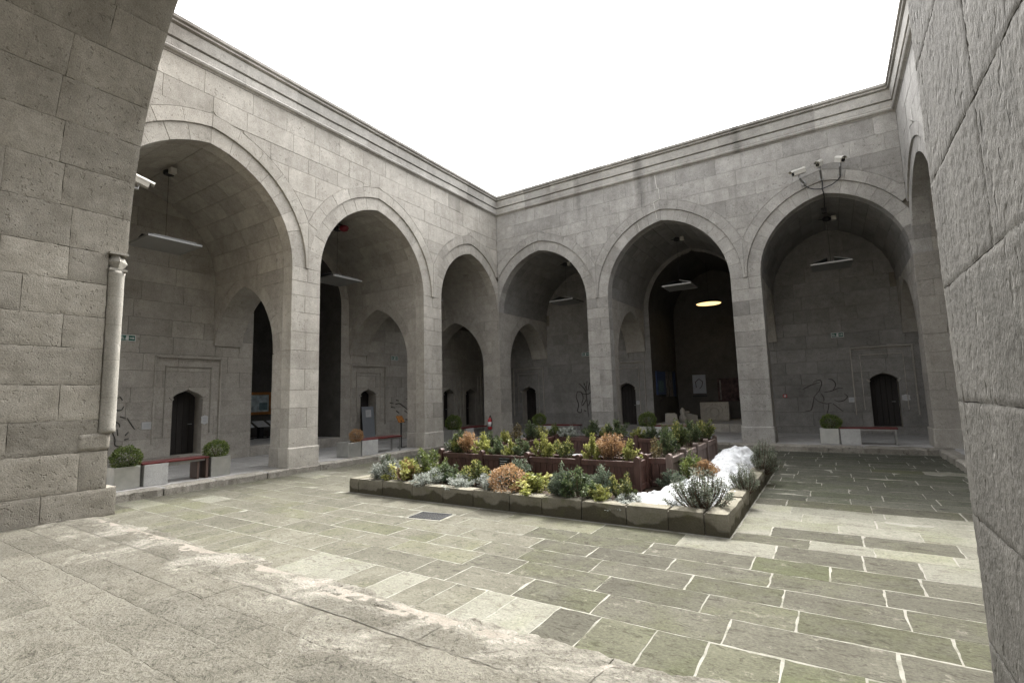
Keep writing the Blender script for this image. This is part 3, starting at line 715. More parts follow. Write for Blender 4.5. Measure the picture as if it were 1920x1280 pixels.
# pale mortar repair running down from the cornice of the far side
bar(fN, [(-4.11, 8.38), (-4.10, 8.19), (-4.07, 7.96)], .018, .004, 'mortar_repair', 'crack_fill', na)
bar(fN, [(-4.07, 7.955), (-4.02, 7.93), (-4.01, 7.60)], .016, .005, 'mortar_repair', 'crack_fill', na)
bar(fN, [(-4.01, 7.595), (-4.21, 7.53), (-4.17, 7.30)], .014, .004, 'mortar_repair', 'crack_fill', na)
bar(fN, [(-4.17, 7.27), (-4.13, 6.97)], .018, -.030, 'mortar_repair', 'crack_fill', na)
bar(fN, [(-4.75, 6.96), (-4.70, 6.72)], .014, -.030, 'mortar_repair', 'crack_fill', na)
bar(fN, [(-8.62, 7.06), (-8.58, 6.80)], .014, -.030, 'mortar_repair', 'crack_fill', na)
# side halls behind the middle bays: raised floor, barrel vault, end wall
def hall(parent, fr, c, h, za, depth, wallname):
    o = Arch(c, h, 4.75 if h < 1.6 else ZS, za)
    V, F = vaultcore(fr, o, 0.0, depth, 0.0); obj('hall_vault', V, F, 'iwan_shaded', parent)
    for s in (c - h, c + h): obj('hall_side_wall', [fr(s, 0, 0), fr(s, 0, -depth), fr(s, o.zs + .02, -depth), fr(s, o.zs + .02, 0)], [(0, 1, 2, 3)], 'iwan_shaded', parent)
    obj('hall_end_wall', *coregeo(fr, [], c - h - .05, c + h + .05, 0, 7.2, -depth, 1), 'iwan_shaded', parent)
    V = [fr(s, z, -d) for s in (c - h, c + h) for d in (-.0, depth) for z in (.1, .42)]
    obj('hall_floor', V, [(0, 1, 5, 4), (1, 3, 7, 5), (0, 4, 6, 2)], 'concrete', parent)
    for i in range(4):
        a = c - h + 2 * h * i / 4; prism('hall_step', [(a, .13), (a + h / 2, .13), (a + h / 2, .425), (a, .425)], fr, 'ashlar_interior', parent, .02, .3, .02, .003)
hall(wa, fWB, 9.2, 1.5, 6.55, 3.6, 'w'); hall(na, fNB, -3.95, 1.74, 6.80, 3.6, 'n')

# corner bays and flat roof (keep the sky out)
obj('corner_ceiling', [(XB - .1, YN + .3, 5.6), (XW - .6, YN + .3, 5.6), (XW - .6, YB + .1, 5.6), (XB - .1, YB + .1, 5.6)], [(0, 1, 2, 3)], 'ashlar_interior', wa)
obj('corner_ceiling', [(XE + .6, YN + .3, 5.6), (XE + GD + .1, YN + .3, 5.6), (XE + GD + .1, YB + .1, 5.6), (XE + .6, YB + .1, 5.6)], [(0, 1, 2, 3)], 'ashlar_interior', ea)
obj('back_wall', *coregeo(lambda s, z, h: (XE + GD - h, s, z), [], YS, YB + .1, 0, 8, 0, 1), 'ashlar_interior', ea)
structure(obj('roof', *merge(boxgeo(XB - 4.2, XW - .09, -6, YB + 4.2, 8.75, 8.95), boxgeo(XW - .09, XE + .09, YN + .09, YB + 4.2, 8.75, 8.95), boxgeo(XE + .09, XE + GD + .5, -6, YB + 4.2, 8.75, 8.95)), 'concrete'))

# ------------------------------------------------------------------ entrance vault: left wall, right wall
XL, XR = -9.17, 0.50
c_ = (XL + XR) / 2; hh = (XR - XL) / 2
S_arch = Arch(c_, hh, 3.95, 9.95)
fL = lambda s, z, h: (XL + h, s, z)
fR = lambda s, z, h: (XR - h, s, z)
fS = lambda s, z, h: (s, 3.06 + h, z)
lw = thing('entrance_side_wall', 'big foreground wall of weathered ashlar with corner colonnette at far left', 'wall', (XL, 3, 0))
core = obj('wall_core', *merge(boxgeo(XL - .9, XL - .07, -6, 2.80, 0, 3.97), boxgeo(XW + .002, XL - .34, 2.0, 2.895, 0, 9.0)), 'joint_mortar', lw)
LROWS = [0.0, .42, .97, 1.43, 1.94, 2.48, 2.95, 3.46, 3.95]
for r in range(len(LROWS) - 1):
    z0, z1 = LROWS[r], LROWS[r + 1]
    ye = 3.13 if r == 0 else (3.00 if r < 2 else 2.86); fo = .012 if r == 0 else (.006 if r == 1 else 0)
    s = ye; first = True
    while s > -2.2:
        L_ = U(.55, 1.2) if not (first and r % 2) else U(.3, .5); a = max(s - L_, -2.2)
        rough_block('wall_stone', a, s, z0, z1, fL, 'near_stone', core, max(6, int((s - a) * 26)), 13, .006, 5.0, .004, .005 if r > 1 else .007, .35 if first else .1, .0025, fo); s = a; first = False
# base cap under the colonnette
rough_block('wall_stone', 2.62, 3.02, .97, 1.24, fL, 'near_stone', core, 12, 8, .006, 4, .006, .03, .35, .003, .015)
col = obj('colonnette', *lathegeo([(.095, 1.22), (.118, 1.25), (.113, 1.30), (.112, 2.4), (.113, 3.62), (.12, 3.65), (.122, 3.70)], 20, (XL - .06, 2.975, 0)), 'column_stone', core, True)
for z in (1.75, 2.32, 2.86, 3.3): obj('shaft_joint', *lathegeo([(.113, z - .003), (.1145, z), (.113, z + .003)], 20, (XL - .06, 2.975, 0)), 'joint_mortar', col)
def octa(z0, z1, r0, r1, c, n=8, tw=0.0): return lathegeo([(r0, z0), (r1, (z0 + z1) / 2), (r0, z1)], n, c)
cp = obj('capital', *merge(boxgeo(XL - .175, XL + .055, 2.86, 3.09, 3.70, 3.735), octa(3.735, 3.955, .085, .15, (XL - .06, 2.975, 0), 4), boxgeo(XL - .18, XL + .06, 2.855, 3.095, 3.955, 3.99)), 'column_stone', core)
# curved part of the vault, left haunch dressed
vs_core = obj('entrance_vault', *vaultcore(lambda s, z, h: (s, 3.02 + h, z), S_arch, 0.0, 9.0, .07, 30), 'joint_mortar', lw)
obj('facade_side', *coregeo(lambda s, z, h: (s, 3.0 + h, z), [S_arch], XW, XE + .7, 0.0, 11.0, 0.0, 60), 'joint_mortar', lw)
nst = 14
for i in range(nst):
    u0, u1 = S_arch.tm * S_arch.R * i / nst, S_arch.tm * S_arch.R * (i + 1) / nst
    def mp(s, u, h):
        th = u / S_arch.R; r = S_arch.R - h; return (S_arch.c - (S_arch.h - S_arch.R + r * math.cos(th)), s, S_arch.zs + r * math.sin(th))
    s = 3.10
    while s > (-2.2 if i < 9 else 1.2):
        L_ = U(.6, 1.2); rough_block('vault_stone', s - L_, s, u0, u1, mp, 'near_stone', vs_core, 24, 12, .006, 5, .004, .005, .12, .0025); s -= L_
# relieving arch scratched in the left wall edge: two voussoir joints of a blocked niche
nic = Arch(.20, 1.20, 1.94, 3.35)
voussoirs('niche_voussoir', fL, nic, -.02, .0, 5, 'joint_mortar', core, .012, .05)

rw = thing('entrance_side_wall', 'rough tooled stone wall close to the viewer along the right edge', 'wall', (XR, 3, 0))
core = obj('wall_core', *boxgeo(XR + .08, XR + 1.6, -6, 2.85, 0, 9.5), 'joint_mortar', rw)
RROWS = [0.0, .45, 1.0, 1.52, 2.06, 2.59, 3.2, 3.75, 4.3, 4.85]
for r in range(len(RROWS) - 1):
    z0, z1 = RROWS[r], RROWS[r + 1]; s = 3.13; fo = 0.0
    while s > -.6:
        L_ = U(.8, 1.5); a = s - L_
        rough_block('wall_stone', a, s, z0, z1, fR, 'rough_stone', core, int(L_ * 80), 44, .0022, 38.0, .004, .003, .30 if s > 3 else .1, .0012, fo); s = a
# ------------------------------------------------------------------ flower bed: kerb, soil, snow
KH, KT = .25, .24
kb = thing('bed_kerb', 'low stone kerb framing the square flower bed, damp at its foot', 'kerb', (BX0, BY0, 0))
obj('mortar_joint', *merge(boxgeo(BX0 + .04, BX1 - .04, BY0 + .03, BY0 + KT - .03, 0, KH - .03), boxgeo(BX0 + .04, BX1 - .04, BY1 - KT + .03, BY1 - .03, 0, KH - .03), boxgeo(BX0 + .03, BX0 + KT - .03, BY0 + .05, BY1 - .05, 0, KH - .032), boxgeo(BX1 - KT + .03, BX1 - .03, BY0 + .05, BY1 - .05, 0, KH - .032)), 'joint_mortar', kb)
def kerbstone(x0, x1, y0, y1):
    sd = U(0, 99); nx = max(3, int((x1 - x0) / .07)); ny = max(3, int((y1 - y0) / .07)); nz = 4; V = []; F = []; g_ = .006; KH = globals()['KH'] + U(-.008, .008)
    idx = {}
    def P(x, y, z):
        k = (round(x, 4), round(y, 4), round(z, 4))
        if k in idx: return idx[k]
        ex = min(x - x0, x1 - x); ey = min(y - y0, y1 - y); ez = KH - z
        n0 = Vector((noise.fractal(Vector((x * 5 + sd, y * 5, z * 5)), 1, 2, 4), noise.fractal(Vector((x * 5, y * 5 + sd, z * 5)), 1, 2, 4), noise.fractal(Vector((x * 5, y * 5, z * 5 + sd)), 1, 2, 4))) * .006
        rx = .009 if (ez < .01 and ex < .01) else 0; ry = .009 if (ez < .01 and ey < .01) else 0; rz = .008 if (ez < .01 and (ex < .01 or ey < .01)) else 0
        q = (x + n0.x + (rx if x - x0 < x1 - x else -rx), y + n0.y + (ry if y - y0 < y1 - y else -ry), z + (n0.z if ez < .05 else 0) - rz)
        idx[k] = len(V); V.append(q); return idx[k]
    xs = [x0 + g_ + (x1 - x0 - 2 * g_) * i / nx for i in range(nx + 1)]; ys = [y0 + g_ + (y1 - y0 - 2 * g_) * i / ny for i in range(ny + 1)]; zs = [-.02 + (KH + .02) * i / nz for i in range(nz + 1)]
    for i in range(nx):
        for j in range(ny): F.append((P(xs[i], ys[j], KH), P(xs[i + 1], ys[j], KH), P(xs[i + 1], ys[j + 1], KH), P(xs[i], ys[j + 1], KH)))
        for k in range(nz):
            for y in (ys[0], ys[-1]): F.append((P(xs[i], y, zs[k]), P(xs[i + 1], y, zs[k]), P(xs[i + 1], y, zs[k + 1]), P(xs[i], y, zs[k + 1])))
    for j in range(ny):
        for k in range(nz):
            for x in (xs[0], xs[-1]): F.append((P(x, ys[j], zs[k]), P(x, ys[j + 1], zs[k]), P(x, ys[j + 1], zs[k + 1]), P(x, ys[j], zs[k + 1])))
    obj('kerb_stone', V, F, 'kerb_stone', kb, False)
x = BX0 + KT
kerbstone(BX0, BX0 + KT, BY0, BY0 + .6); kerbstone(BX1 - KT - .02, BX1, BY0, BY0 + .42)
while x < BX1 - KT - .03:
    e = min(x + U(.5, .72), BX1 - KT - .02)
    if BX1 - KT - .02 - e < .25: e = BX1 - KT - .02
    kerbstone(x, e, BY0, BY0 + KT); kerbstone(x, e, BY1 - KT, BY1); x = e
y = BY0 + .42
while y < BY1 - .02:
    e = min(y + U(.45, .68), BY1)
    if BY1 - e < .25: e = BY1
    kerbstone(BX1 - KT, BX1, y, e)
    if y > BY0 + .55: kerbstone(BX0, BX0 + KT, y, min(e, BY1 - KT))
    y = e
def heightfield(x0, x1, y0, y1, nx, ny, fn):
    V = []; F = []
    for j in range(ny + 1):
        for i in range(nx + 1): x, y = x0 + (x1 - x0) * i / nx, y0 + (y1 - y0) * j / ny; V.append((x, y, fn(x, y)))
    for j in range(ny):
        for i in range(nx): k = j * (nx + 1) + i; F.append((k, k + 1, k + nx + 2, k + nx + 1))
    return V, F
def soilz(x, y): return .17 + .03 * noise.fractal(Vector((x * 2, y * 2, 3)), 1, 2, 4)
q = obj('bed_soil', *heightfield(BX0 + .1, BX1 - .1, BY0 + .1, BY1 - .1, 90, 80, soilz), 'soil', None, True); structure(q)
def snowz(x, y):
    yc = min(max(y, 6.5), 10.9); xc = -1.60 - .28 * max(0, 1 - (y - 6.3) / 1.6); w_ = .40 + .10 * noise.noise(Vector((y * 1.1, 2, 2)))
    if y < 7.3: w_ += .16
    e = 1 - (abs(x - xc) / w_) ** 2.2 - max(0, (6.75 - y) / .55) ** 2 - max(0, (y - 10.6) / .5) ** 2
    ph = .12 + .20 * min(1, max(0, (y - 7.2) / 2.4))
    n0 = noise.fractal(Vector((x * 3.5, y * 3.5, 8)), 1, 2.1, 5)
    return .165 + ph * max(-.25, e) ** (1) * (1 if e > 0 else .3) + (.085 * n0 if e > -.1 else 0) + .05 * abs(noise.noise(Vector((x * 7, y * 5, 1)))) + .03 * noise.noise(Vector((x * 14, y * 12, 5)))
sn = obj('snow_heap', *heightfield(-2.5, -1.12, 6.1, 11.3, 70, 220, lambda x, y: snowz(x, y) - (0.03 if snowz(x, y) < .2 else 0)), 'snow', None, True)
tag(sn, 'long heap of old snow between the planter boxes and the right kerb', 'snow')
def patch(x0, x1, y0, y1, z, label):
    def fz(x, y):
        a = (x - (x0 + x1) / 2) / ((x1 - x0) / 2); c = (y - (y0 + y1) / 2) / ((y1 - y0) / 2); r = a * a + c * c + .5 * noise.noise(Vector((x * 4, y * 4, 0)))
        return z + .07 * max(-.6, 1 - r) + .012 * noise.fractal(Vector((x * 9, y * 9, 1)), 1, 2, 3)
    tag(obj('snow_patch', *heightfield(x0, x1, y0, y1, 30, 20, fz), 'snow', None, True), label, 'snow')
patch(-5.6, -3.9, 9.7, 10.6, .20, 'thin sheet of snow inside the ring of planter boxes')
patch(-5.2, -4.2, 11.25, 11.45, .50, 'strip of snow showing behind the back planter box')

# ------------------------------------------------------------------ wooden planter boxes
PLANK = {}
def plankmesh(w_, h_, d_, ax, mat):
    k = (round(w_, 3), round(h_, 3), ax, mat)
    if k not in PLANK:
        v, f = boxgeo(-w_ / 2, w_ / 2, -d_ / 2, d_ / 2, 0, h_, .004) if ax == 'x' else boxgeo(-d_ / 2, d_ / 2, -w_ / 2, w_ / 2, 0, h_, .004)
        PLANK[k] = mesh('plank', v, f, mat)
    return PLANK[k]
def planter(label, x0, x1, y0, y1, nx, ny, greyface=None):
    z0, z1 = .15, .60; t = thing('wooden_planter', label, 'planter', (x0, y0, z0), 0, 'brown wooden planter boxes in the flower bed')
    ps = .085
    px_ = [x0 + (x1 - x0 - ps) * i / nx for i in range(nx + 1)]; py_ = [y0 + (y1 - y0 - ps) * i / ny for i in range(ny + 1)]
    spots = [(p, y0, 'x') for p in px_] + [(p, y1 - ps, 'x') for p in px_]
    if ny > 1: spots += [(x0, p, 'y') for p in py_[1:-1]] + [(x1 - ps, p, 'y') for p in py_[1:-1]]
    for (p, q, ax) in spots:
        m = 'planter_wood_grey' if greyface and p > x1 - .1 else 'planter_wood'
        n = 9; pr = [(-.5, 0), (.5, 0)] + [(.5 * math.cos(math.pi * i / n), .5 * math.sin(math.pi * i / n)) for i in range(n + 1)]
        h_ = z1 + .03 - z0; V = []; F = []; pw = ps
        prof = [(ps / 2 + (ps / 2) * math.cos(math.pi * i / n), h_ + (ps / 2) * math.sin(math.pi * i / n)) for i in range(n + 1)] + [(0, 0), (ps, 0)]
        for d in (0, ps): V += [((p + a, q + d, z0 + c) if ax == 'x' else (p + d, q + a, z0 + c)) for a, c in prof]
        k = len(prof); F = [tuple(range(k)), tuple(range(2 * k - 1, k - 1, -1))] + [(i, (i + 1) % k, k + (i + 1) % k, k + i) for i in range(k)]
        obj('post', V, F, m, t)
    def side(ax, fixed, a0, a1, mat, outdir):
        n = max(1, round((a1 - a0) / .105)); w_ = (a1 - a0) / n
        for i in range(n):
            c = a0 + w_ * (i + .5); me = plankmesh(w_ - .006, z1 - z0 - .15, .018, ax, mat)
            link('plank', me, t, True, (c, fixed, z0 + .08) if ax == 'x' else (fixed, c, z0 + .08))
        e = .024
        for zz0, zz1, nm in ((z0 + .035, z0 + .115, 'bottom_rail'), (z1 - .085, z1, 'top_rail')):
            if ax == 'x': box(nm, a0, a1, fixed - e, fixed + e, zz0, zz1, mat, t, .005)
            else: box(nm, fixed - e, fixed + e, a0, a1, zz0, zz1, mat, t, .005)
    for a, c in zip(px_[:-1], px_[1:]): side('x', y0 + ps / 2, a + ps, c, 'planter_wood', -1); side('x', y1 - ps / 2, a + ps, c, 'planter_wood', 1)
    for a, c in zip(py_[:-1], py_[1:]): side('y', x0 + ps / 2, a + ps, c, 'planter_wood', -1); side('y', x1 - ps / 2, a + ps, c, 'planter_wood_grey' if greyface else 'planter_wood', 1)
    obj('planting_soil', *heightfield(x0 + ps / 2, x1 - ps / 2, y0 + ps / 2, y1 - ps / 2, max(4, int((x1 - x0) * 8)), max(4, int((y1 - y0) * 8)), lambda x, y: .555 + .02 * noise.noise(Vector((x * 5, y * 5, 0)))), 'soil', t, True)
    return t
pf = planter('front wooden planter box facing the viewer with a black plaque', -6.25, -2.42, 7.08, 7.55, 4, 1)
planter('right wooden planter box with greyed panels beside the snow', -2.62, -2.10, 7.60, 11.15, 1, 4, True)
planter('back wooden planter box on the far side of the ring', -5.72, -2.68, 10.70, 11.18, 3, 1)
planter('left wooden planter box on the inner left of the ring', -6.24, -5.74, 7.62, 11.18, 1, 4)
pq = box('nameplate', -4.86, -4.66, 7.055, 7.075, .33, .56, 'plaque_black', pf)
for k in range(5): box('nameplate_line', -4.84, -4.84 + U(.1, .15), 7.052, 7.0545, .51 - k * .035, .517 - k * .035, 'paper', pq)
t = thing('stone_finial', 'small grey stone finial in the middle of the planter ring', 'fountain', (-3.95, 9.0, .17))
obj('finial_body', *lathegeo([(.20, 0), (.22, .05), (.12, .10), (.07, .16), (.10, .22), (.135, .30), (.12, .38), (.06, .44), (.02, .46)], 18), 'carved_stone', t, True, False)
obj('basin_rim', *lathegeo([(.34, -.02), (.36, .03), (.34, .07), (.21, .05)], 22), 'carved_stone', t, True, False)

# ------------------------------------------------------------------ shrubs
def leafgeo(kind, seed):
    rg = random.Random(seed); V = []; F = []; A = []; SV = []; SF = []
    def leaf(p, d, L_, w_, a):
        d = d.normalized(); s = d.orthogonal().normalized(); s.rotate(Matrix.Rotation(rg.uniform(0, 6.28), 3, d)); n = d.cross(s)
        o = len(V); V.extend([p, p + d * L_ * .45 + s * w_ + n * w_ * .25, p + d * L_, p + d * L_ * .45 - s * w_ + n * w_ * .25]); F.append((o, o + 1, o + 2, o + 3)); A.append(a)
    def stick(a, c, r):
        v, f = tubegeo([a, (a + c) / 2 + Vector((rg.uniform(-.02, .02), rg.uniform(-.02, .02), 0)), c], [r, r * .8, r * .4], 4, False); o = len(SV); SV.extend(v); SF.extend([tuple(i + o for i in q) for q in f])
    P = {'dark': (26, 60, .075, .026), 'yellow': (20, 46, .10, .040), 'varieg': (26, 52, .085, .032), 'silver': (40, 55, .085, .016), 'silvergreen': (34, 62, .075, .022),
         'rosemary': (64, 60, .062, .008), 'green': (30, 70, .075, .014), 'orange': (30, 60, .075, .022), 'brown': (14, 36, .09, .034)}
    if kind in ('orangeball', 'box'):
        n = 3200 if kind == 'box' else 2300
        for i in range(n):
            d = Vector((rg.gauss(0, 1), rg.gauss(0, 1), rg.gauss(0, 1))).normalized()
            lump = 1 + .17 * noise.noise(d * 2.2 + Vector((seed, 0, 0))) + .13 * noise.noise(d * 5 + Vector((0, seed, 0)))
            r = .5 * lump * (1 - .28 * rg.random() ** 2.2); p = Vector((0, 0, .5)) + d * r * .97
            if p.z < .02: continue
            q = (d + Vector((rg.gauss(0, .6), rg.gauss(0, .6), rg.gauss(0, .6) + .2)))
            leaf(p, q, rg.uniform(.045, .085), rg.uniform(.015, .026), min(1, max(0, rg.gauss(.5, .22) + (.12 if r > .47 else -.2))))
        for k in range(7):
            d = Vector((rg.uniform(-1, 1), rg.uniform(-1, 1), rg.uniform(.3, 1.2))).normalized(); stick(Vector((0, 0, 0)), Vector((0, 0, .4)) + d * .36, .016)
    else:
        ns, nl, L_, w_ = P[kind]; nl = int(nl * 1.55); L_ *= .82; w_ *= .82
        for k in range(ns):
            th = rg.uniform(0, 6.283); ro = rg.random() ** .6
            flat = kind in ('silver', 'rosemary')
            tip = Vector((math.cos(th) * ro * .5, math.sin(th) * ro * .5, (1 - .55 * ro ** 2) * rg.uniform(.62, 1.04)))
            if kind == 'orange': tip.x *= .9; tip.y *= .9; tip.z = (1 - .35 * ro ** 2) * rg.uniform(.7, 1.02)
            b0 = Vector((math.cos(th) * .10 * ro, math.sin(th) * .10 * ro, 0)); mid = b0 * .5 + tip * .5 + Vector((math.cos(th), math.sin(th), 0)) * .07 * ro
            stick(b0, mid, .012); stick(mid, tip, .008); tone = rg.gauss(0, .16)
            for j in range(nl):
                q = .22 + .80 * rg.random() ** .62; c = b0 * (1 - q) ** 2 + mid * 2 * q * (1 - q) + tip * q * q
                tang = (tip - b0).normalized(); out = Vector((rg.gauss(0, 1), rg.gauss(0, 1), rg.gauss(0, 1))).normalized()
                sp = .075 if kind not in ('rosemary', 'green') else .04
                p = c + out * sp * rg.random()
                if p.z < .01: p.z = .01
                d = tang * rg.uniform(.4, 1.1) + out * .9
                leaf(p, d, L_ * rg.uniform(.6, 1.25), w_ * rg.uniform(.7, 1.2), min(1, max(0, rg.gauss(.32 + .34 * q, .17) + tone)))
    me = bpy.data.meshes.new('foliage'); me.from_pydata([tuple(v) for v in V], [], F); at = me.attributes.new('lv', 'FLOAT', 'FACE'); at.data.foreach_set('value', A)
    ms = bpy.data.meshes.new('stems'); ms.from_pydata([tuple(v) for v in SV], [], SF); ms.materials.append(MAT['stem'])
    return me, ms
LM = {}
def shrub(name, label, kind, x, y, z, w_, h_, group=None):
    var = random.randrange(3); k = (kind, var)
    if k not in LM:
        LM[k] = leafgeo(kind, hash(kind) % 1 + len(LM) * 17 + 3)
        LM[k][0].materials.append(MAT['leaf_' + {'orangeball': 'orange'}.get(kind, kind)])
    t = thing(name, label, 'shrub', (x, y, z), 0, group); ta, tb, tz = (U(-.16, .16), U(-.16, .16), U(0, 6.28)) if kind not in ('box', 'orangeball') else (U(-.1, .1), U(-.1, .1), U(0, 6.28)); w_ *= U(.92, 1.12); h_ *= U(.92, 1.08)
    for nm, me in (('foliage', LM[k][0]), ('stems', LM[k][1])):
        o = link(nm, me, t, False); o.scale = (w_, w_, h_); o.rotation_euler = (ta, tb, tz)
    return t
SHRUBS = [
(-6.62, 5.88, 0.2, 0.23, 0.41, 'dark', 'small dark green spiky shrub at the left corner of the stone kerb'),
(-6.6, 6.12, 0.2, 0.4, 0.43, 'silver', 'tall silver grey shrub behind the left kerb corner'),
(-6.18, 5.97, 0.2, 0.5, 0.38, 'yellow', 'broad yellow green shrub next to the left kerb corner'),
(-6.11, 6.1, 0.2, 0.3, 0.38, 'orange', 'small dried orange shrub near the left end of the kerb bed'),
(-6.11, 6.68, 0.2, 0.51, 0.46, 'green', 'feathery light green shrub just left of the front planter box'),
(-5.62, 5.96, 0.2, 0.44, 0.26, 'silver', 'low silver shrub second from the left behind the front kerb'),
(-5.41, 6.41, 0.2, 0.42, 0.34, 'dark', 'dark green shrub under the left post of the front planter box'),
(-5.0, 6.09, 0.2, 0.41, 0.19, 'silver', 'creeping silver ground shrub against the middle left of the front kerb'),
(-4.96, 6.5, 0.2, 0.4, 0.4, 'varieg', 'green shrub with yellow tips below the second post of the front box'),
(-4.43, 5.98, 0.2, 0.38, 0.29, 'silver', 'silver shrub directly left of the round orange dead shrub'),
(-4.11, 6.08, 0.2, 0.38, 0.36, 'orangeball', 'round dried orange shrub in the middle of the front kerb bed'),
(-4.25, 6.62, 0.2, 0.4, 0.39, 'silvergreen', 'grey green shrub behind the round orange dead shrub'),
(-3.64, 6.05, 0.2, 0.51, 0.3, 'yellow', 'low yellow green shrub right of the round orange dead shrub'),
(-3.18, 6.07, 0.2, 0.32, 0.46, 'silvergreen', 'tall grey green shrub left of the trio before the front box'),
(-2.96, 6.1, 0.2, 0.43, 0.39, 'dark', 'dense dark green shrub in the middle of the trio before the front box'),
(-2.75, 6.43, 0.2, 0.35, 0.41, 'silvergreen', 'dark grey green shrub right of the trio before the front box'),
(-2.43, 6.35, 0.2, 0.28, 0.34, 'varieg', 'pale variegated shrub under the right corner post of the front box'),
(-2.65, 6.1, 0.2, 0.26, 0.24, 'yellow', 'small yellow green shrub at the front kerb below the trio'),
(-2.36, 5.99, 0.2, 0.40, 0.13, 'silver', 'creeping grey shrub on the front kerb at the edge of the snow'),
(-1.42, 6.30, 0.2, 0.60, 0.40, 'rosemary', 'large grey green rosemary shrub inside the near right kerb corner'),
(-1.95, 8.03, 0.2, 0.45, 0.42, 'green', 'bright green shrub beside the right planter box above the snow'),
(-1.7, 7.94, 0.2, 0.35, 0.33, 'orange', 'dried orange shrub next to the snow right of the planter boxes'),
(-2.08, 7.49, 0.2, 0.31, 0.24, 'silvergreen', 'small green shrub at the foot of the right planter box'),
(-1.11, 7.58, 0.2, 0.35, 0.36, 'rosemary', 'dark rosemary shrub by the right kerb beside the snow'),
(-1.1, 9.53, 0.2, 0.4, 0.47, 'rosemary', 'farthest rosemary shrub at the back end of the right kerb'),
(-6.02, 7.32, 0.58, 0.34, 0.39, 'dark', 'dark green shrub at the left end of the front planter box'),
(-5.97, 7.32, 0.58, 0.26, 0.27, 'yellow', 'small yellow shrub left of the upright orange one in the front box'),
(-5.7, 7.32, 0.58, 0.29, 0.37, 'orange', 'upright dried orange shrub near the left end of the front box'),
(-5.4, 7.32, 0.58, 0.33, 0.34, 'yellow', 'yellow green shrub right of the upright orange one in the front box'),
(-5.04, 7.32, 0.58, 0.26, 0.27, 'dark', 'small green shrub behind the second post of the front box'),
(-4.79, 7.32, 0.58, 0.26, 0.25, 'yellow', 'small yellow shrub above the black plaque of the front box'),
(-4.54, 7.32, 0.58, 0.28, 0.32, 'dark', 'dark green shrub right above the black plaque in the front box'),
(-4.12, 7.32, 0.58, 0.33, 0.34, 'yellow', 'yellow shrub in the middle of the front planter box'),
(-3.73, 7.32, 0.58, 0.28, 0.34, 'varieg', 'dark variegated shrub right of the middle of the front box'),
(-3.26, 7.32, 0.58, 0.25, 0.33, 'yellow', 'yellow shrub just left of the large orange one in the front box'),
(-2.93, 7.32, 0.58, 0.36, 0.4, 'orange', 'large dried orange shrub at the right of the front planter box'),
(-2.65, 7.32, 0.58, 0.31, 0.28, 'yellow', 'yellow shrub at the right corner of the front planter box'),
(-2.36, 7.64, 0.58, 0.2, 0.3, 'brown', 'thin brownish shrub at the near end of the right planter box'),
(-2.36, 8.3, 0.58, 0.33, 0.39, 'dark', 'dark green shrub nearest in the right planter box'),
(-2.36, 9.13, 0.58, 0.41, 0.45, 'varieg', 'large variegated shrub second in the right planter box'),
(-2.36, 9.95, 0.58, 0.37, 0.43, 'dark', 'dark shrub third in the right planter box'),
(-2.36, 10.95, 0.58, 0.38, 0.42, 'varieg', 'dark variegated shrub at the far end of the right planter box'),
(-4.22, 10.95, 0.58, 0.54, 0.43, 'dark', 'wide dark green bush in the middle of the back planter box'),
(-4.48, 10.95, 0.58, 0.31, 0.29, 'yellow', 'yellow shrub left of the wide dark bush in the back box'),
(-3.74, 10.95, 0.58, 0.38, 0.24, 'yellow', 'low yellow shrub right of the wide dark bush in the back box'),
(-3.45, 10.95, 0.58, 0.31, 0.28, 'dark', 'small dark shrub second from the right in the back box'),
(-3.13, 10.95, 0.58, 0.3, 0.3, 'dark', 'dark shrub at the right end of the back planter box'),
(-4.84, 10.95, 0.58, 0.44, 0.37, 'dark', 'upright dark shrub left of centre in the back box'),
(-5.49, 10.95, 0.58, 0.39, 0.25, 'silver', 'silver shrub near the left end of the back planter box'),
(-5.86, 10.95, 0.58, 0.32, 0.35, 'green', 'pale green shrub at the left end of the back planter box'),
(-5.98, 8.95, 0.58, 0.22, 0.3, 'yellow', 'yellow shrub second in the left planter box'),
(-5.98, 9.34, 0.58, 0.32, 0.39, 'brown', 'brownish variegated shrub in the middle of the left planter box'),
(-5.98, 10.09, 0.58, 0.33, 0.38, 'dark', 'dark round shrub near the far end of the left planter box'),
(-5.98, 10.5, 0.58, 0.31, 0.32, 'yellow', 'yellow shrub at the far end of the left planter box'),
(-5.98, 8.39, 0.58, 0.31, 0.34, 'dark', 'dark green shrub at the near end of the left planter box'),
]
for (x, y, z, w_, h_, k, lab) in SHRUBS:
    if z < .5: y = max(y, BY0 + KT + .02); z = .16; w_ *= 1.38; h_ *= 1.22
    else: z = .55; w_ *= 1.28; h_ *= 1.18
    shrub('shrub', lab, k, x, y, z, w_ , h_, 'shrubs in the flower bed and its planter boxes')

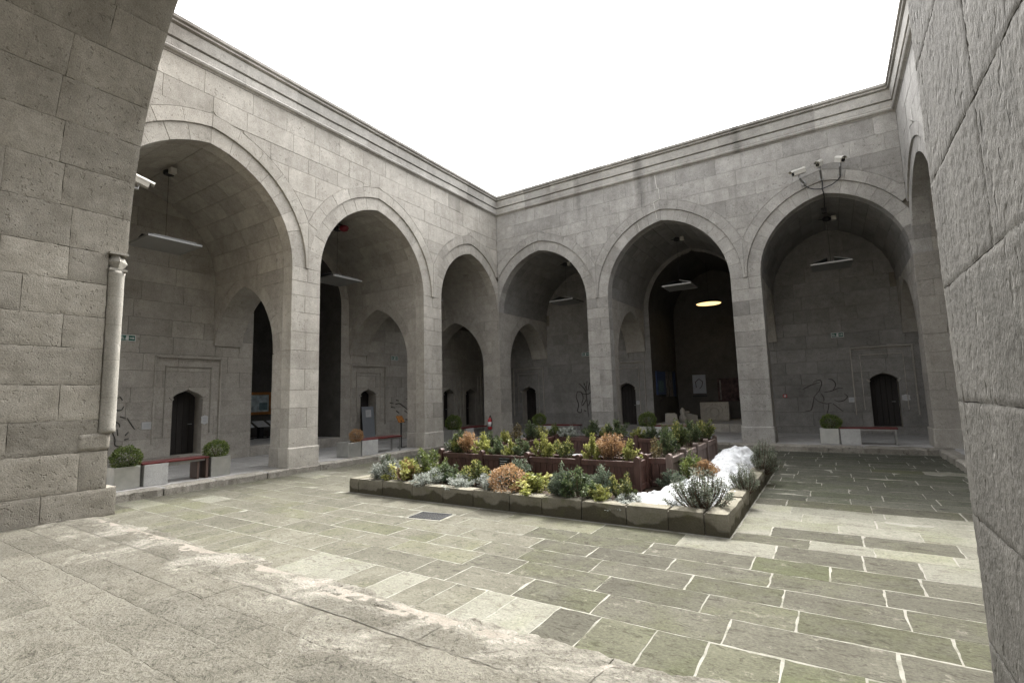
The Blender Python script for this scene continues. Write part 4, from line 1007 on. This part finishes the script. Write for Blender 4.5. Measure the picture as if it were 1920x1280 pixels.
# ------------------------------------------------------------------ benches, metal planters and clipped shrubs under the arches
def metal_planter(label, x0, x1, y0, y1, h_=.39):
    t = thing('metal_planter', label, 'planter', ((x0 + x1) / 2, (y0 + y1) / 2, ZF + .004), 0, 'square grey metal planters under the arches'); a, b_ = (x1 - x0) / 2, (y1 - y0) / 2
    for (p, q, r, s) in ((-a, a, -b_, -b_ + .012), (-a, a, b_ - .012, b_), (-a, -a + .012, -b_ + .0125, b_ - .0125), (a - .012, a, -b_ + .0125, b_ - .0125)): box('side_panel', p, q, r, s, 0.004, h_, 'planter_metal', t, .002, False)
    box('planting_soil', -a + .013, a - .013, -b_ + .013, b_ - .013, h_ - .06, h_ - .035, 'soil', t, 0, False)
    box('foot', -a + .03, a - .03, -b_ + .03, b_ - .03, 0, .005, 'black_metal', t, 0, False)
def bench(label, along, a0, a1, blk0, blk1, c, w_, legend='leg'):
    """along: 'x' or 'y'; seat from a0 to a1, granite block from blk0 to blk1, c = near edge, w_ = depth"""
    t = thing('bench', label, 'bench', ((a0 + a1) / 2, c + w_ / 2, ZF + .004) if along == 'x' else (c - w_ / 2, (a0 + a1) / 2, ZF + .004), 0, 'benches with dark red seats under the arches'); L_ = a1 - a0; m = (a0 + a1) / 2
    def bb(nm, p, q, r, s, z0, z1, mat, bev=.003):
        if along == 'x': box(nm, p - m, q - m, r - w_ / 2, s - w_ / 2, z0, z1, mat, t, bev, False)
        else: box(nm, w_ / 2 - s, w_ / 2 - r, p - m, q - m, z0, z1, mat, t, bev, False)
    for k in range(4): bb('seat_slat', a0, a1, .01 + k * (w_ - .02) / 4, (k + 1) * (w_ - .02) / 4, .385, .42, 'bench_red')
    bb('side_block', blk0, blk1, 0, w_, 0.0, .384, 'block_granite', .004)
    if legend == 'panel': bb('end_panel', a1 - .05, a1 - .005, .02, w_ - .02, 0, .384, 'bench_brown'); bb('inner_panel', a1 - .2, a1 - .16, .05, w_ - .05, 0, .384, 'bench_brown')
    else:
        for r in (.02, w_ - .06): bb('leg', a1 - .07, a1 - .03, r, r + .04, 0, .384, 'steel')
    bb('rail', blk1 + .002, a1 - .07, .03, .06, .345, .384, 'steel')
def ball(label, x, y, d, kind='box', z=None): shrub('clipped_shrub', label, kind, x, y, ZF + .33 if z is None else z, d, d * .92, 'clipped round shrubs beside the benches')
# first left bay
metal_planter('grey metal planter at the left end of the nearest bench', -11.0, -10.62, 3.58, 3.97)
ball('clipped round green shrub in the planter left of the nearest bench', -10.81, 3.80, .47)
bench('bench with dark red seat under the nearest left arch', 'y', 4.0, 5.15, 4.03, 4.42, -10.62, .40, 'panel')
metal_planter('grey metal planter at the right end of the nearest bench', -11.0, -10.62, 5.19, 5.57)
ball('clipped round green shrub in the planter right of the nearest bench', -10.81, 5.38, .45)
# second left bay
metal_planter('grey metal planter holding the round dried shrub under the second left arch', -10.95, -10.5, 8.45, 8.86, .37)
ball('small round dried orange shrub under the second left arch', -10.66, 8.82, .37, 'orangeball', ZF + .35)
bench('bench with dark red seat under the second left arch', 'y', 8.9, 10.35, 8.91, 9.45, -10.5, .42)
# corner bays and far bays
metal_planter('metal planter half hidden under the third left arch', -11.05, -10.65, 12.8, 13.25)
ball('clipped round green shrub under the third left arch beside the corner', -10.85, 13.05, .55)
bench('bench under the third left arch beside the corner', 'y', 13.3, 14.75, 13.5, 13.95, -10.65, .42)
metal_planter('metal planter half hidden under the first far arch', -9.1, -8.75, 15.4, 15.78)
ball('clipped round green shrub under the first far arch', -8.9, 15.55, .52)
bench('bench under the first far arch in front of the plant relief', 'x', -8.7, -7.35, -8.68, -8.25, 15.4, .42)
metal_planter('metal planter half hidden under the middle far arch', -5.2, -4.75, 15.4, 15.78)
ball('clipped round green shrub under the middle far arch', -4.97, 15.55, .50)
bench('bench under the middle far arch before the dark hall', 'x', -4.72, -3.5, -4.7, -4.2, 15.4, .42)
metal_planter('grey metal planter under the right far arch below the bird relief', -.34, .07, 15.25, 15.63)
ball('clipped round green shrub under the right far arch', -.10, 15.45, .44)
bench('bench with dark red seat under the right far arch', 'x', .09, 1.29, .11, .53, 15.25, .40)

# ------------------------------------------------------------------ things on and by the walls
def hangpanel(label, x, y, z, ztop, s=.5, tilt=.05, rz=0.0):
    t = thing('hanging_light', label, 'lamp', (x, y, z), rz, 'square grey hanging lights hanging in the bays')
    for (p, q, r, u) in ((-s, s, -s, -s + .03), (-s, s, s - .03, s), (-s, -s + .03, -s + .031, s - .031), (s - .03, s, -s + .031, s - .031)): box('frame', p, q, r, u, -.02, .03, 'panel_frame', t, .003, False)
    box('diffuser', -s + .031, s - .031, -s + .031, s - .031, -.012, .0, 'panel_diffuser', t, 0, False)
    for k in (-1, 1):
        V = [(k * .08, -s * .8, .16), (k * .08, s * .8, .16), (k * s * .92, s * .8, .05), (k * s * .92, -s * .8, .05)]; V += [(a, c, d + .012) for a, c, d in V]
        obj('reflector', V, [(0, 1, 2, 3), (4, 7, 6, 5), (0, 4, 5, 1), (1, 5, 6, 2), (2, 6, 7, 3), (3, 7, 4, 0)], 'black_metal' if k < 0 else 'panel_frame', t, False, False)
    obj('rod', *tubegeo([(0, 0, .03), (0, 0, ztop - z - .06)], .004, 6), 'black_metal', t, False, False)
    obj('ceiling_mount', *lathegeo([(.03, ztop - z - .16), (.10, ztop - z - .14), (.11, ztop - z - .07), (.05, ztop - z - .02)], 12), 'black_metal', t, True, False)
    box('junction_box', .12, .24, -.06, .06, ztop - z - .16, ztop - z - .03, 'white_plastic', t, .005, False)
    obj('mount_arm', *tubegeo([(-.2, 0, ztop - z - .08), (.2, 0, ztop - z - .09)], .012, 6), 'black_metal', t, False, False)
hangpanel('square grey light hanging in the nearest left bay', -12.0, 4.72, 5.10, 6.85, .52)
hangpanel('square grey light hanging in the second left bay', -12.0, 9.2, 5.13, 6.80, .5)
hangpanel('square grey light barely seen in the third left bay', -12.1, 13.0, 5.13, 6.50, .5)
hangpanel('square grey light hanging in the first far bay', -8.25, 16.8, 5.13, 6.70, .5)
hangpanel('square grey light hanging in the middle far bay left of the lit lamp', -4.0, 16.8, 5.10, 6.85, .47)
hangpanel('square grey light hanging in the right far bay', .3, 16.8, 5.10, 6.60, .5)
t = thing('hanging_lamp', 'lit round warm lamp hanging in the dark far hall', 'lamp', (-3.72, 20.0, 4.95))
obj('lamp_shade', *lathegeo([(.46, .012), (.47, .03), (.44, .08), (.12, .12), (.03, .16)], 28), 'black_metal', t, True, False)
obj('lamp_disc', *lathegeo([(.44, .0), (.45, .01)], 28), 'lamp_glow', t, False, False)
obj('cord', *tubegeo([(0, 0, .15), (0, 0, 1.75)], .008, 6), 'black_metal', t, False, False)
t = thing('alarm_lamp', 'small red fixture under the crown of the second left vault', 'lamp', (-11.5, 9.04, 6.58))
obj('red_dome', *lathegeo([(.02, -.10), (.10, -.07), (.14, 0), (.12, .06), (.04, .09)], 14), 'fixture_red', t, True, False)
obj('bracket', *tubegeo([(0, 0, .08), (-.12, -.1, .13), (-.2, -.1, .20)], .02, 6), 'black_metal', t, False, False)

def cctv(label, p, aim, wall_pt, scale=1.0):
    t = thing('security_camera', label, 'camera', p, 0, 'white security cameras'); d = Vector(aim).normalized(); q = d.to_track_quat('X', 'Z').to_matrix()
    def rot(geo): return [q @ Vector(v) * scale for v in geo[0]], geo[1]
    n = 10; V = []; F = []; pr = [(.055 * math.cos(math.pi * i / n), .03 + .055 * math.sin(math.pi * i / n)) for i in range(n + 1)] + [(-.055, -.05), (.055, -.05)]
    for x in (-.17, .17): V += [(x, a, c) for a, c in pr]
    k = len(pr); F = [tuple(range(k)), tuple(range(2 * k - 1, k - 1, -1))] + [(i, (i + 1) % k, k + (i + 1) % k, k + i) for i in range(k)]
    obj('housing', *rot((V, F)), 'white_plastic', t, False, False)
    v2 = [(x, a * 1.14, c * 1.1 + .012) for x in (-.18, .235) for a, c in pr[:n + 1]]; m = n + 1
    obj('sun_shield', *rot((v2, [(i, i + 1, m + i + 1, m + i) for i in range(n)])), 'white_plastic', t, True, False)
    L_ = tubegeo([(.165, 0, .005), (.185, 0, .005)], .042, 14); obj('lens', *rot(L_), 'camera_glass', t, False, False)
    w = Vector(wall_pt) - Vector(p); e = Vector((0, 0, -.05)) * scale; obj('arm', *tubegeo([e, e + Vector((0, 0, -.10)), (e + Vector((0, 0, -.10)) + w) / 2 + Vector((0, 0, -.02)), w], .026, 8), 'steel', t, False, False)
    obj('wall_plate', *tubegeo([w, w + (w - Vector((0, 0, w.z))).normalized() * .012], .06, 12), 'steel', t, False, False)
cctv('leftmost of three white security cameras above the right far arch', (-.24, 14.66, 7.27), (-.75, -.55, -.32), (-.16, 14.985, 7.08), 1.0)
cctv('middle of three white security cameras above the right far arch', (.23, 14.64, 7.36), (-.25, -.9, -.45), (.25, 14.985, 7.10), 1.0)
cctv('rightmost of three white security cameras above the right far arch', (.67, 14.64, 7.34), (.35, -.85, -.45), (.66, 14.985, 7.08), 1.0)
cctv('white security camera jutting out beside the left foreground wall', (-9.86, 3.42, 5.52), (.25, .85, -.32), (-9.95, 2.92, 5.45), .95)
t = thing('camera_cables', 'black cables joining the three cameras and dropping into the right far arch', 'cable', (.25, 14.97, 6.8))
for pts in ([(-.16, 14.97, 7.02), (-.05, 14.965, 6.90), (.06, 14.965, 6.84), (.24, 14.965, 6.80)], [(.25, 14.965, 7.05), (.26, 14.965, 6.95), (.24, 14.965, 6.80)], [(.66, 14.965, 7.03), (.60, 14.965, 6.95), (.46, 14.965, 6.86), (.24, 14.965, 6.80)], [(.24, 14.965, 6.80), (.26, 14.975, 6.70), (.27, 15.1, 6.63), (.27, 16.0, 6.62)]):
    obj('cable_run', *tubegeo([Vector(p) - Vector((.25, 14.97, 6.8)) for p in pts], .014, 6), 'cable', t, False, False)
box('junction_box', -.06, .06, 1.0, 1.12, -.33, -.2, 'black_metal', t, .004, False)

def exitsign(label, fr, s, z, w_=.34, h_=.15):
    o = fr(s, z, 0); t = thing('exit_sign', label, 'sign', o, 0, 'green emergency exit signs'); f2 = lambda a, c, h: tuple(Vector(fr(s + a, z + c, h)) - Vector(o))
    def rect(nm, a, c, d, e, h, mat, bk=.02):
        V = [f2(a, d, h), f2(c, d, h), f2(c, e, h), f2(a, e, h), f2(a, d, h - bk), f2(c, d, h - bk), f2(c, e, h - bk), f2(a, e, h - bk)]
        return obj(nm, V, [(0, 1, 2, 3), (0, 4, 5, 1), (1, 5, 6, 2), (2, 6, 7, 3), (3, 7, 4, 0)], mat, t, False, False)
    rect('plate', -w_ / 2, w_ / 2, -h_ / 2, h_ / 2, .03, 'sign_white', .03); rect('green_field', -w_ / 2 + .015, w_ / 2 - .015, -h_ / 2 + .015, h_ / 2 - .015, .033, 'sign_green', .002)
    def poly(nm, P, h=.036):
        V = [f2(a, c, h) for a, c in P]; V += [f2(a, c, h - .002) for a, c in P]; n = len(P)
        obj(nm, V, [tuple(range(n))] + [(i, (i + 1) % n, n + (i + 1) % n, n + i) for i in range(n)], 'sign_white', t, False, False)
    poly('arrow', [(.05, -.010), (.11, -.010), (.11, -.030), (.145, 0), (.11, .030), (.11, .010), (.05, .010)])
    poly('pictogram_door', [(-.02, -.05), (.03, -.05), (.03, .05), (-.02, .05)])
    poly('pictogram_runner', [(-.035, -.045), (-.022, -.045), (-.008, -.01), (.012, -.03), (.02, -.02), (.002, .012), (.012, .03), (0, .042), (-.02, .025), (-.032, .0)], .039)
    for k in range(3): rect('lettering', -.145, -.05 - .015 * k, -.03 + .024 * k, -.018 + .024 * k, .036, 'sign_white', .002)
exitsign('green exit sign beside the colonnette in the nearest left bay', fWB, 4.70, 3.20)
exitsign('green exit sign seen under the second left arch', fWB, 13.1, 3.14)
exitsign('green exit sign on the back wall of the right far bay', fNB, .31, 3.25)
exitsign('green exit sign half hidden behind the pier of the first far arch', fNB, -8.4, 3.24)

def plaque(label, fr, s, z, w_, h_, mat='paper', shape=None):
    o = fr(s, z, 0); t = thing('wall_plaque', label, 'plaque', o, 0, 'small plaques on the back walls'); f2 = lambda a, c, h: tuple(Vector(fr(s + a, z + c, h)) - Vector(o))
    P = shape or [(-.5, -.5), (.5, -.5), (.5, .5), (-.5, .5)]; n = len(P)
    V = [f2(a * w_, c * h_, .02) for a, c in P] + [f2(a * w_, c * h_, 0) for a, c in P]
    obj('plate', V, [tuple(range(n))] + [(i, (i + 1) % n, n + (i + 1) % n, n + i) for i in range(n)], mat, t, False, False)
    for k in range(3):
        a, c = -.32 * w_, (.32 - .05 * k) * w_; zz = (.18 - .18 * k) * h_; V = [f2(a, zz, .0215), f2(c, zz, .0215), f2(c, zz + .03 * h_ + .004, .0215), f2(a, zz + .03 * h_ + .004, .0215)]
        obj('text_line', V, [(0, 1, 2, 3)], 'paper_print', t, False, False)
ORN = [(-.5, -.35), (-.3, -.38), (0, -.5), (.3, -.38), (.5, -.35), (.45, 0), (.5, .35), (.3, .38), (0, .5), (-.3, .38), (-.5, .35), (-.45, 0)]
plaque('white plaque left of the nearest left doorway', fWB, 5.19, 1.15, .20, .17)
plaque('ornate white plaque right of the nearest left doorway', fWB, 6.48, 1.22, .17, .24, 'paper', ORN)
plaque('white plaque beside the bird relief', fNB, .52, 1.20, .17, .15)
plaque('ornate white plaque right of the dark door in the right far bay', fNB, 1.85, 1.24, .20, .20, 'paper', ORN)
plaque('small white plaque by the door behind the middle far arch', fNB, -6.30, 1.22, .14, .16, 'paper', ORN)
t = thing('fire_call_point', 'small red call point on the back wall of the right far bay', 'call point', fNB(-1.30, 1.36, 0))
box('case', -.06, .06, -.05, -.002, -.05, .05, 'red_paint', t, .006, False); box('glass', -.035, .035, -.053, -.0505, -.03, .03, 'paper', t, 0, False)

# reliefs on the back walls
def relief(label, fr, s0, lines, w_, mat, h=.03):
    o = fr(s0, .9, 0); t = thing('wall_relief', label, 'relief', o, 0, 'line reliefs on the back walls')
    for L_ in lines:
        pts = [Vector(fr(a, c, .012)) - Vector(o) for a, c in L_]; n = len(pts)
        if n > 2:                                     # smooth the stroke
            q = []
            for i in range(n - 1):
                p0, p1, p2, p3 = pts[max(i - 1, 0)], pts[i], pts[i + 1], pts[min(i + 2, n - 1)]
                for k in range(4):
                    u = k / 4; q.append(.5 * ((2 * p1) + (p2 - p0) * u + (2 * p0 - 5 * p1 + 4 * p2 - p3) * u * u + (3 * p1 - p0 - 3 * p2 + p3) * u ** 3))
            pts = q + [pts[-1]]
        m = len(pts); obj('stroke', *tubegeo(pts, [w_ * (.55 + .45 * math.sin(math.pi * min(1, (i + .6) / m))) for i in range(m)], 6), mat, t, True, False)
relief('line relief of a long beaked bird on the right far back wall', fNB, -.2, [[(-0.78,1.56),(-0.47,1.72),(-0.29,1.76)],[(-0.47,1.78),(-0.39,1.82),(-0.27,1.84),(-0.24,1.72),(-0.29,1.59),(-0.34,1.48)],[(-0.19,1.45),(0.01,1.49),(0.17,1.56),(0.31,1.57)],[(-0.05,1.87),(0.04,1.85),(0.12,1.75),(0.12,1.64),(0.05,1.51)],[(-0.34,1.48),(-0.47,1.32),(-0.52,1.14),(-0.6,0.89),(-0.76,0.87)],[(-0.47,1.27),(-0.36,1.16),(-0.18,1.09),(-0.02,1.11)],[(-0.28,1.41),(-0.22,1.27),(-0.23,1.16)],[(-0.1,1.09),(-0.13,0.91),(-0.18,0.77)],[(0.01,1.09),(0.15,0.95),(0.26,0.84)],[(0.06,1.2),(0.17,1.15),(0.32,1.19),(0.41,1.3),(0.34,1.39)]], .012, 'relief_shade')
relief('line relief of a robed figure low on the nearest left back wall', fWB, 4.7, [[(4.64,1.84),(4.55,1.75),(4.53,1.62),(4.59,1.54),(4.68,1.54),(4.72,1.62)],[(4.64,1.84),(4.69,1.76)],[(4.8,1.35),(4.89,1.19),(4.96,1.08)],[(4.66,1.39),(4.77,1.35)],[(4.51,1.42),(4.58,1.41),(4.58,1.33),(4.52,1.32)],[(4.59,1.27),(4.65,1.23),(4.67,1.15)],[(4.62,1.11),(4.64,0.96)],[(4.53,1.05),(4.59,0.89),(4.6,0.75),(4.72,0.72)],[(4.78,0.95),(4.84,1.03)],[(4.77,0.86),(4.85,0.88)],[(4.58,1.16),(4.59,1.24)]], .014, 'relief_shade')
relief('line relief of a leafy branch behind the second left arch', fWB, 13.3, [[(12.88,1.49),(13.05,1.46)],[(13.19,1.58),(13.33,1.55)],[(13.16,1.43),(13.36,1.45),(13.59,1.32),(13.79,1.2)],[(12.94,1.34),(13.13,1.3)],[(13.2,1.18),(13.33,1.1)],[(13.62,1.17),(13.77,1.08)],[(13.22,1.0),(13.41,0.97)],[(13.47,0.92),(13.56,0.86)],[(13.33,0.79),(13.44,0.72)],[(13.53,0.78),(13.64,0.73)],[(13.67,0.85),(13.79,0.82)],[(13.71,1.61),(13.79,1.63)]], .02, 'relief_shade')
relief('line relief of a plant with curled leaves behind the first far arch', fNB, -8.6, [[(-8.39,2.14),(-8.46,1.67),(-8.43,1.29),(-8.4,0.68)],[(-8.84,1.72),(-8.91,1.49),(-8.82,1.18),(-8.88,0.91),(-8.71,0.87),(-8.7,1.02)],[(-8.84,1.72),(-8.67,1.68),(-8.6,1.45),(-8.69,1.18)],[(-8.76,2.05),(-8.57,1.87),(-8.44,1.64)],[(-8.54,2.06),(-8.43,1.79)],[(-8.29,2.06),(-8.37,1.75)],[(-8.25,1.67),(-8.42,1.6),(-8.67,1.64)],[(-8.47,1.37),(-8.61,1.18),(-8.69,1.14)],[(-8.29,1.32),(-8.38,1.13)],[(-8.58,0.95),(-8.49,0.91)]], .02, 'relief_shade')

# fire extinguisher on the corner pier
t = thing('fire_extinguisher', 'red fire extinguisher on the corner pier', 'extinguisher', (-10.62, 14.88, .42))
obj('cylinder', *lathegeo([(.06, 0), (.078, .02), (.078, .33), (.06, .38), (.03, .41), (.028, .44)], 16), 'red_paint', t, True, False)
obj('label_band', *lathegeo([(.0792, .10), (.0792, .27)], 16), 'extinguisher_label', t, True, False)
obj('valve', *tubegeo([(0, 0, .43), (0, 0, .47), (.05, -.02, .50)], .018, 8), 'black_metal', t, False, False)
obj('hose', *tubegeo([(.03, 0, .46), (.10, -.02, .40), (.105, -.02, .2), (.09, -.03, .1)], .012, 6), 'black_metal', t, False, False)
box('wall_hook', -.02, .02, .07, .115, .30, .34, 'steel', t, 0, False)

# board leaning in the doorway behind the second left arch, and a little sign on a post
t = thing('leaning_board', 'grey board with a paper notice leaning in the doorway behind the second left arch', 'board', (-13.30, 11.66, ZF + .02), 0)
def lean(a, c, h): return (-(c * .16) + h, a - .05 + c * .05, c)
obj('panel', [lean(*p) for p in ((-.25, 0, 0), (.25, 0, 0), (.25, 1.22, 0), (-.25, 1.22, 0), (-.25, 0, -.03), (.25, 0, -.03), (.25, 1.22, -.03), (-.25, 1.22, -.03))], [(0, 1, 2, 3), (4, 7, 6, 5), (0, 4, 5, 1), (1, 5, 6, 2), (2, 6, 7, 3), (3, 7, 4, 0)], 'board_grey', t, False, False)
nn = obj('notice', [lean(*p) for p in ((-.11, .86, .003), (.13, .86, .003), (.13, 1.10, .003), (-.11, 1.10, .003))], [(0, 1, 2, 3)], 'paper', t, False, False)
for k in range(4): obj('notice_text', [lean(*p) for p in ((-.06, 1.04 - k * .04, .005), (.08 - .02 * k, 1.04 - k * .04, .005), (.08 - .02 * k, 1.052 - k * .04, .005), (-.06, 1.052 - k * .04, .005))], [(0, 1, 2, 3)], 'paper_print', nn, False, False)
t = thing('post_sign', 'small orange sign on a black post under the second left arch', 'sign', (-11.05, 10.85, ZF + .004))
obj('post', *tubegeo([(0, 0, 0), (0, 0, .82)], .022, 8), 'black_metal', t, False, False); obj('foot_plate', *lathegeo([(.12, 0), (.12, .012), (.03, .02)], 14), 'black_metal', t, False, False)
V = [(-.02, -.11, .78), (.06, -.11, .74), (.06, .11, .74), (-.02, .11, .78), (-.10, -.11, .98), (-.10, .11, .98)]
obj('sign_plate', [(.03, -.12, .76), (.03, .12, .76), (-.09, .12, .95), (-.09, -.12, .95), (.015, -.12, .75), (.015, .12, .75), (-.105, .12, .94), (-.105, -.12, .94)], [(0, 1, 2, 3), (4, 7, 6, 5), (0, 4, 5, 1), (1, 5, 6, 2), (2, 6, 7, 3), (3, 7, 4, 0)], 'board_orange', t, False, False)

# display in the left hall
t = thing('display_board', 'wooden framed map board on the end wall of the left hall', 'board', (-17.26, 9.2, 1.2))
f3 = lambda s, z, h: (h, s, z)
y0, y1, z0, z1 = -1.2, 1.22, 0.0, .80
for (a, c, d, e) in ((y0, y1, z0, z0 + .10), (y0, y1, z1 - .10, z1), (y0, y0 + .09, z0 + .101, z1 - .101), (y1 - .09, y1, z0 + .101, z1 - .101), (.22, .29, z0 + .101, z1 - .101)):
    prism('frame_bar', [(a, d), (c, d), (c, e), (a, e)], lambda s, z, h: (-17.26 + h, 9.2 + s, 1.2 + z), 'board_orange', t, .06, .06, .005, .001)
for (a, c) in ((y0 + .09, .22), (.29, y1 - .09)): box('map_sheet', -17.255, -17.235, 9.2 + a, 9.2 + c, 1.3, 1.9, 'map_print', t)
box('map_photo', -17.234, -17.23, 9.2 + .78, 9.2 + 1.08, 1.36, 1.62, 'map_dark', t)
for k, (yy, nm) in enumerate(((9.1, 'leftmost'), (9.62, 'middle'), (10.14, 'rightmost'))):
    t = thing('display_stand', nm + ' of three slanted display stands in the left hall', 'display stand', (-16.5, yy, .42), 0, 'slanted display stands in the left hall')
    obj('top_panel', [(.2, -.2, .40), (.2, .2, .40), (-.2, .2, .58), (-.2, -.2, .58), (.2, -.2, .38), (.2, .2, .38), (-.2, .2, .56), (-.2, -.2, .56)], [(0, 1, 2, 3), (4, 7, 6, 5), (0, 4, 5, 1), (1, 5, 6, 2), (2, 6, 7, 3), (3, 7, 4, 0)], 'paper', t, False, False)
    box('pedestal', -.10, .08, -.07, .07, 0, .46, 'black_metal', t, .004, False); box('foot', -.2, .2, -.18, .18, 0, .02, 'black_metal', t, 0, False)

# display in the far hall
HX0, HX1, HY1 = -5.69, -2.21, YB + 3.6
t = thing('wall_panel', 'dark blue information panel on the left wall of the far hall', 'panel', (HX0, 19.75, 1.5))
box('panel', .002, .05, -.65, .55, 0, .92, 'blue_panel', t, .004, False); box('picture', .0505, .054, -.45, .2, .1, .55, 'map_dark', t, 0, False)
obj('bracket', *tubegeo([(.02, -.3, -.02), (.16, -.28, -.14), (.02, -.26, -.24)], .014, 6), 'black_metal', t, False, False)
for k, yy in enumerate((20.65, 21.2, 21.75)):
    t = thing('hanging_banner', ('nearest', 'middle', 'farthest')[k] + ' of three narrow banners on the left wall of the far hall', 'banner', (HX0, yy, 1.4), 0, 'narrow banners in the far hall')
    box('cloth', .004, .02, -.19, .19, 0, 1.05, 'banner_print' if k != 2 else 'blue_panel', t, 0, False); obj('rod', *tubegeo([(.014, -.22, 1.06), (.014, .22, 1.06)], .014, 6), 'black_metal', t, False, False)
t = thing('framed_print', 'pale print hanging on the end wall of the far hall', 'print', (-4.76, HY1, 1.5)); box('sheet', -.27, .27, -.03, -.003, 0, .80, 'paper_print', t, .003, False)
obj('motif', *tubegeo([(-.13, -.032, .25), (-.15, -.032, .5), (0, -.032, .62), (.15, -.032, .5), (.1, -.032, .3), (0, -.032, .2)], .018, 6), 'carpet_print', t, False, False); box('bottom_rod', -.3, .3, -.04, -.004, -.14, -.08, 'black_metal', t, 0, False)
t = thing('wall_rug', 'dark patterned rug hanging at the right of the far hall', 'rug', (-3.55, HY1, 1.15)); box('pile', -.48, .48, -.03, -.003, 0, .95, 'carpet_print', t, .003, False)
for a in (-.40, .34): box('border', a, a + .06, -.034, -.0305, .06, .89, 'banner_print', t, 0, False)
t = thing('carved_slab', 'carved stone slab with scroll pattern standing in the far hall', 'stone slab', (-4.0, 21.2, .42), math.radians(-6))
box('slab', -.56, .56, -.07, .07, 0, .72, 'carved_stone', t, .015, False)
R_ = lambda pts, w_: obj('carving', *tubegeo([(a, -.075, c) for a, c in pts], w_, 6), 'carved_stone', t, True, False)
R_([(.17 * math.cos(i * .4), .33 + .17 * math.sin(i * .4)) for i in range(17)], .022)
for s in (-1, 1):
    R_([(s * .04, .66), (s * .10, .58), (s * .24, .56), (s * .34, .46), (s * .30, .36)], .022); R_([(s * .47, .60), (s * .42, .48), (s * .46, .40)], .02)
    R_([(s * .25 + s * .11 * math.cos(i * .5), .17 + .09 * math.sin(i * .5)) for i in range(11)], .02)
t = thing('stone_fragment', 'pale stone block on the floor at the left of the far hall', 'stone block', (-5.28, 19.45, .42), math.radians(12))
rg = [(-.22, -.2, 0), (.26, -.2, 0), (.22, .22, 0), (-.2, .2, 0), (-.2, -.2, .36), (.22, -.18, .33), (.2, .2, .30), (-.2, .2, .34)]
obj('block', rg, [(3, 2, 1, 0), (4, 5, 6, 7), (0, 1, 5, 4), (1, 2, 6, 5), (2, 3, 7, 6), (3, 0, 4, 7)], 'carved_stone', t, False, False); box('groove', -.15, .17, -.16, -.12, .335, .37, 'carved_stone', t, .01, False)
t = thing('stone_finial', 'small pale finial stone behind the block in the far hall', 'stone finial', (-5.0, 20.1, .42)); obj('finial_body', *lathegeo([(.16, 0), (.15, .2), (.08, .28), (.11, .38), (.09, .46), (.02, .55)], 12), 'carved_stone', t, True, False)
t = thing('stone_trough', 'low pale stone with sloping top in the far hall', 'stone block', (-4.85, 20.7, .42), math.radians(20))
obj('block', [(-.25, -.18, 0), (.25, -.18, 0), (.25, .18, 0), (-.25, .18, 0), (-.25, -.18, .36), (.25, -.18, .22), (.25, .18, .22), (-.25, .18, .36)], [(3, 2, 1, 0), (4, 5, 6, 7), (0, 1, 5, 4), (1, 2, 6, 5), (2, 3, 7, 6), (3, 0, 4, 7)], 'carved_stone', t, False, False); box('cap', -.28, -.05, -.2, .2, .34, .39, 'carved_stone', t, .01, False)
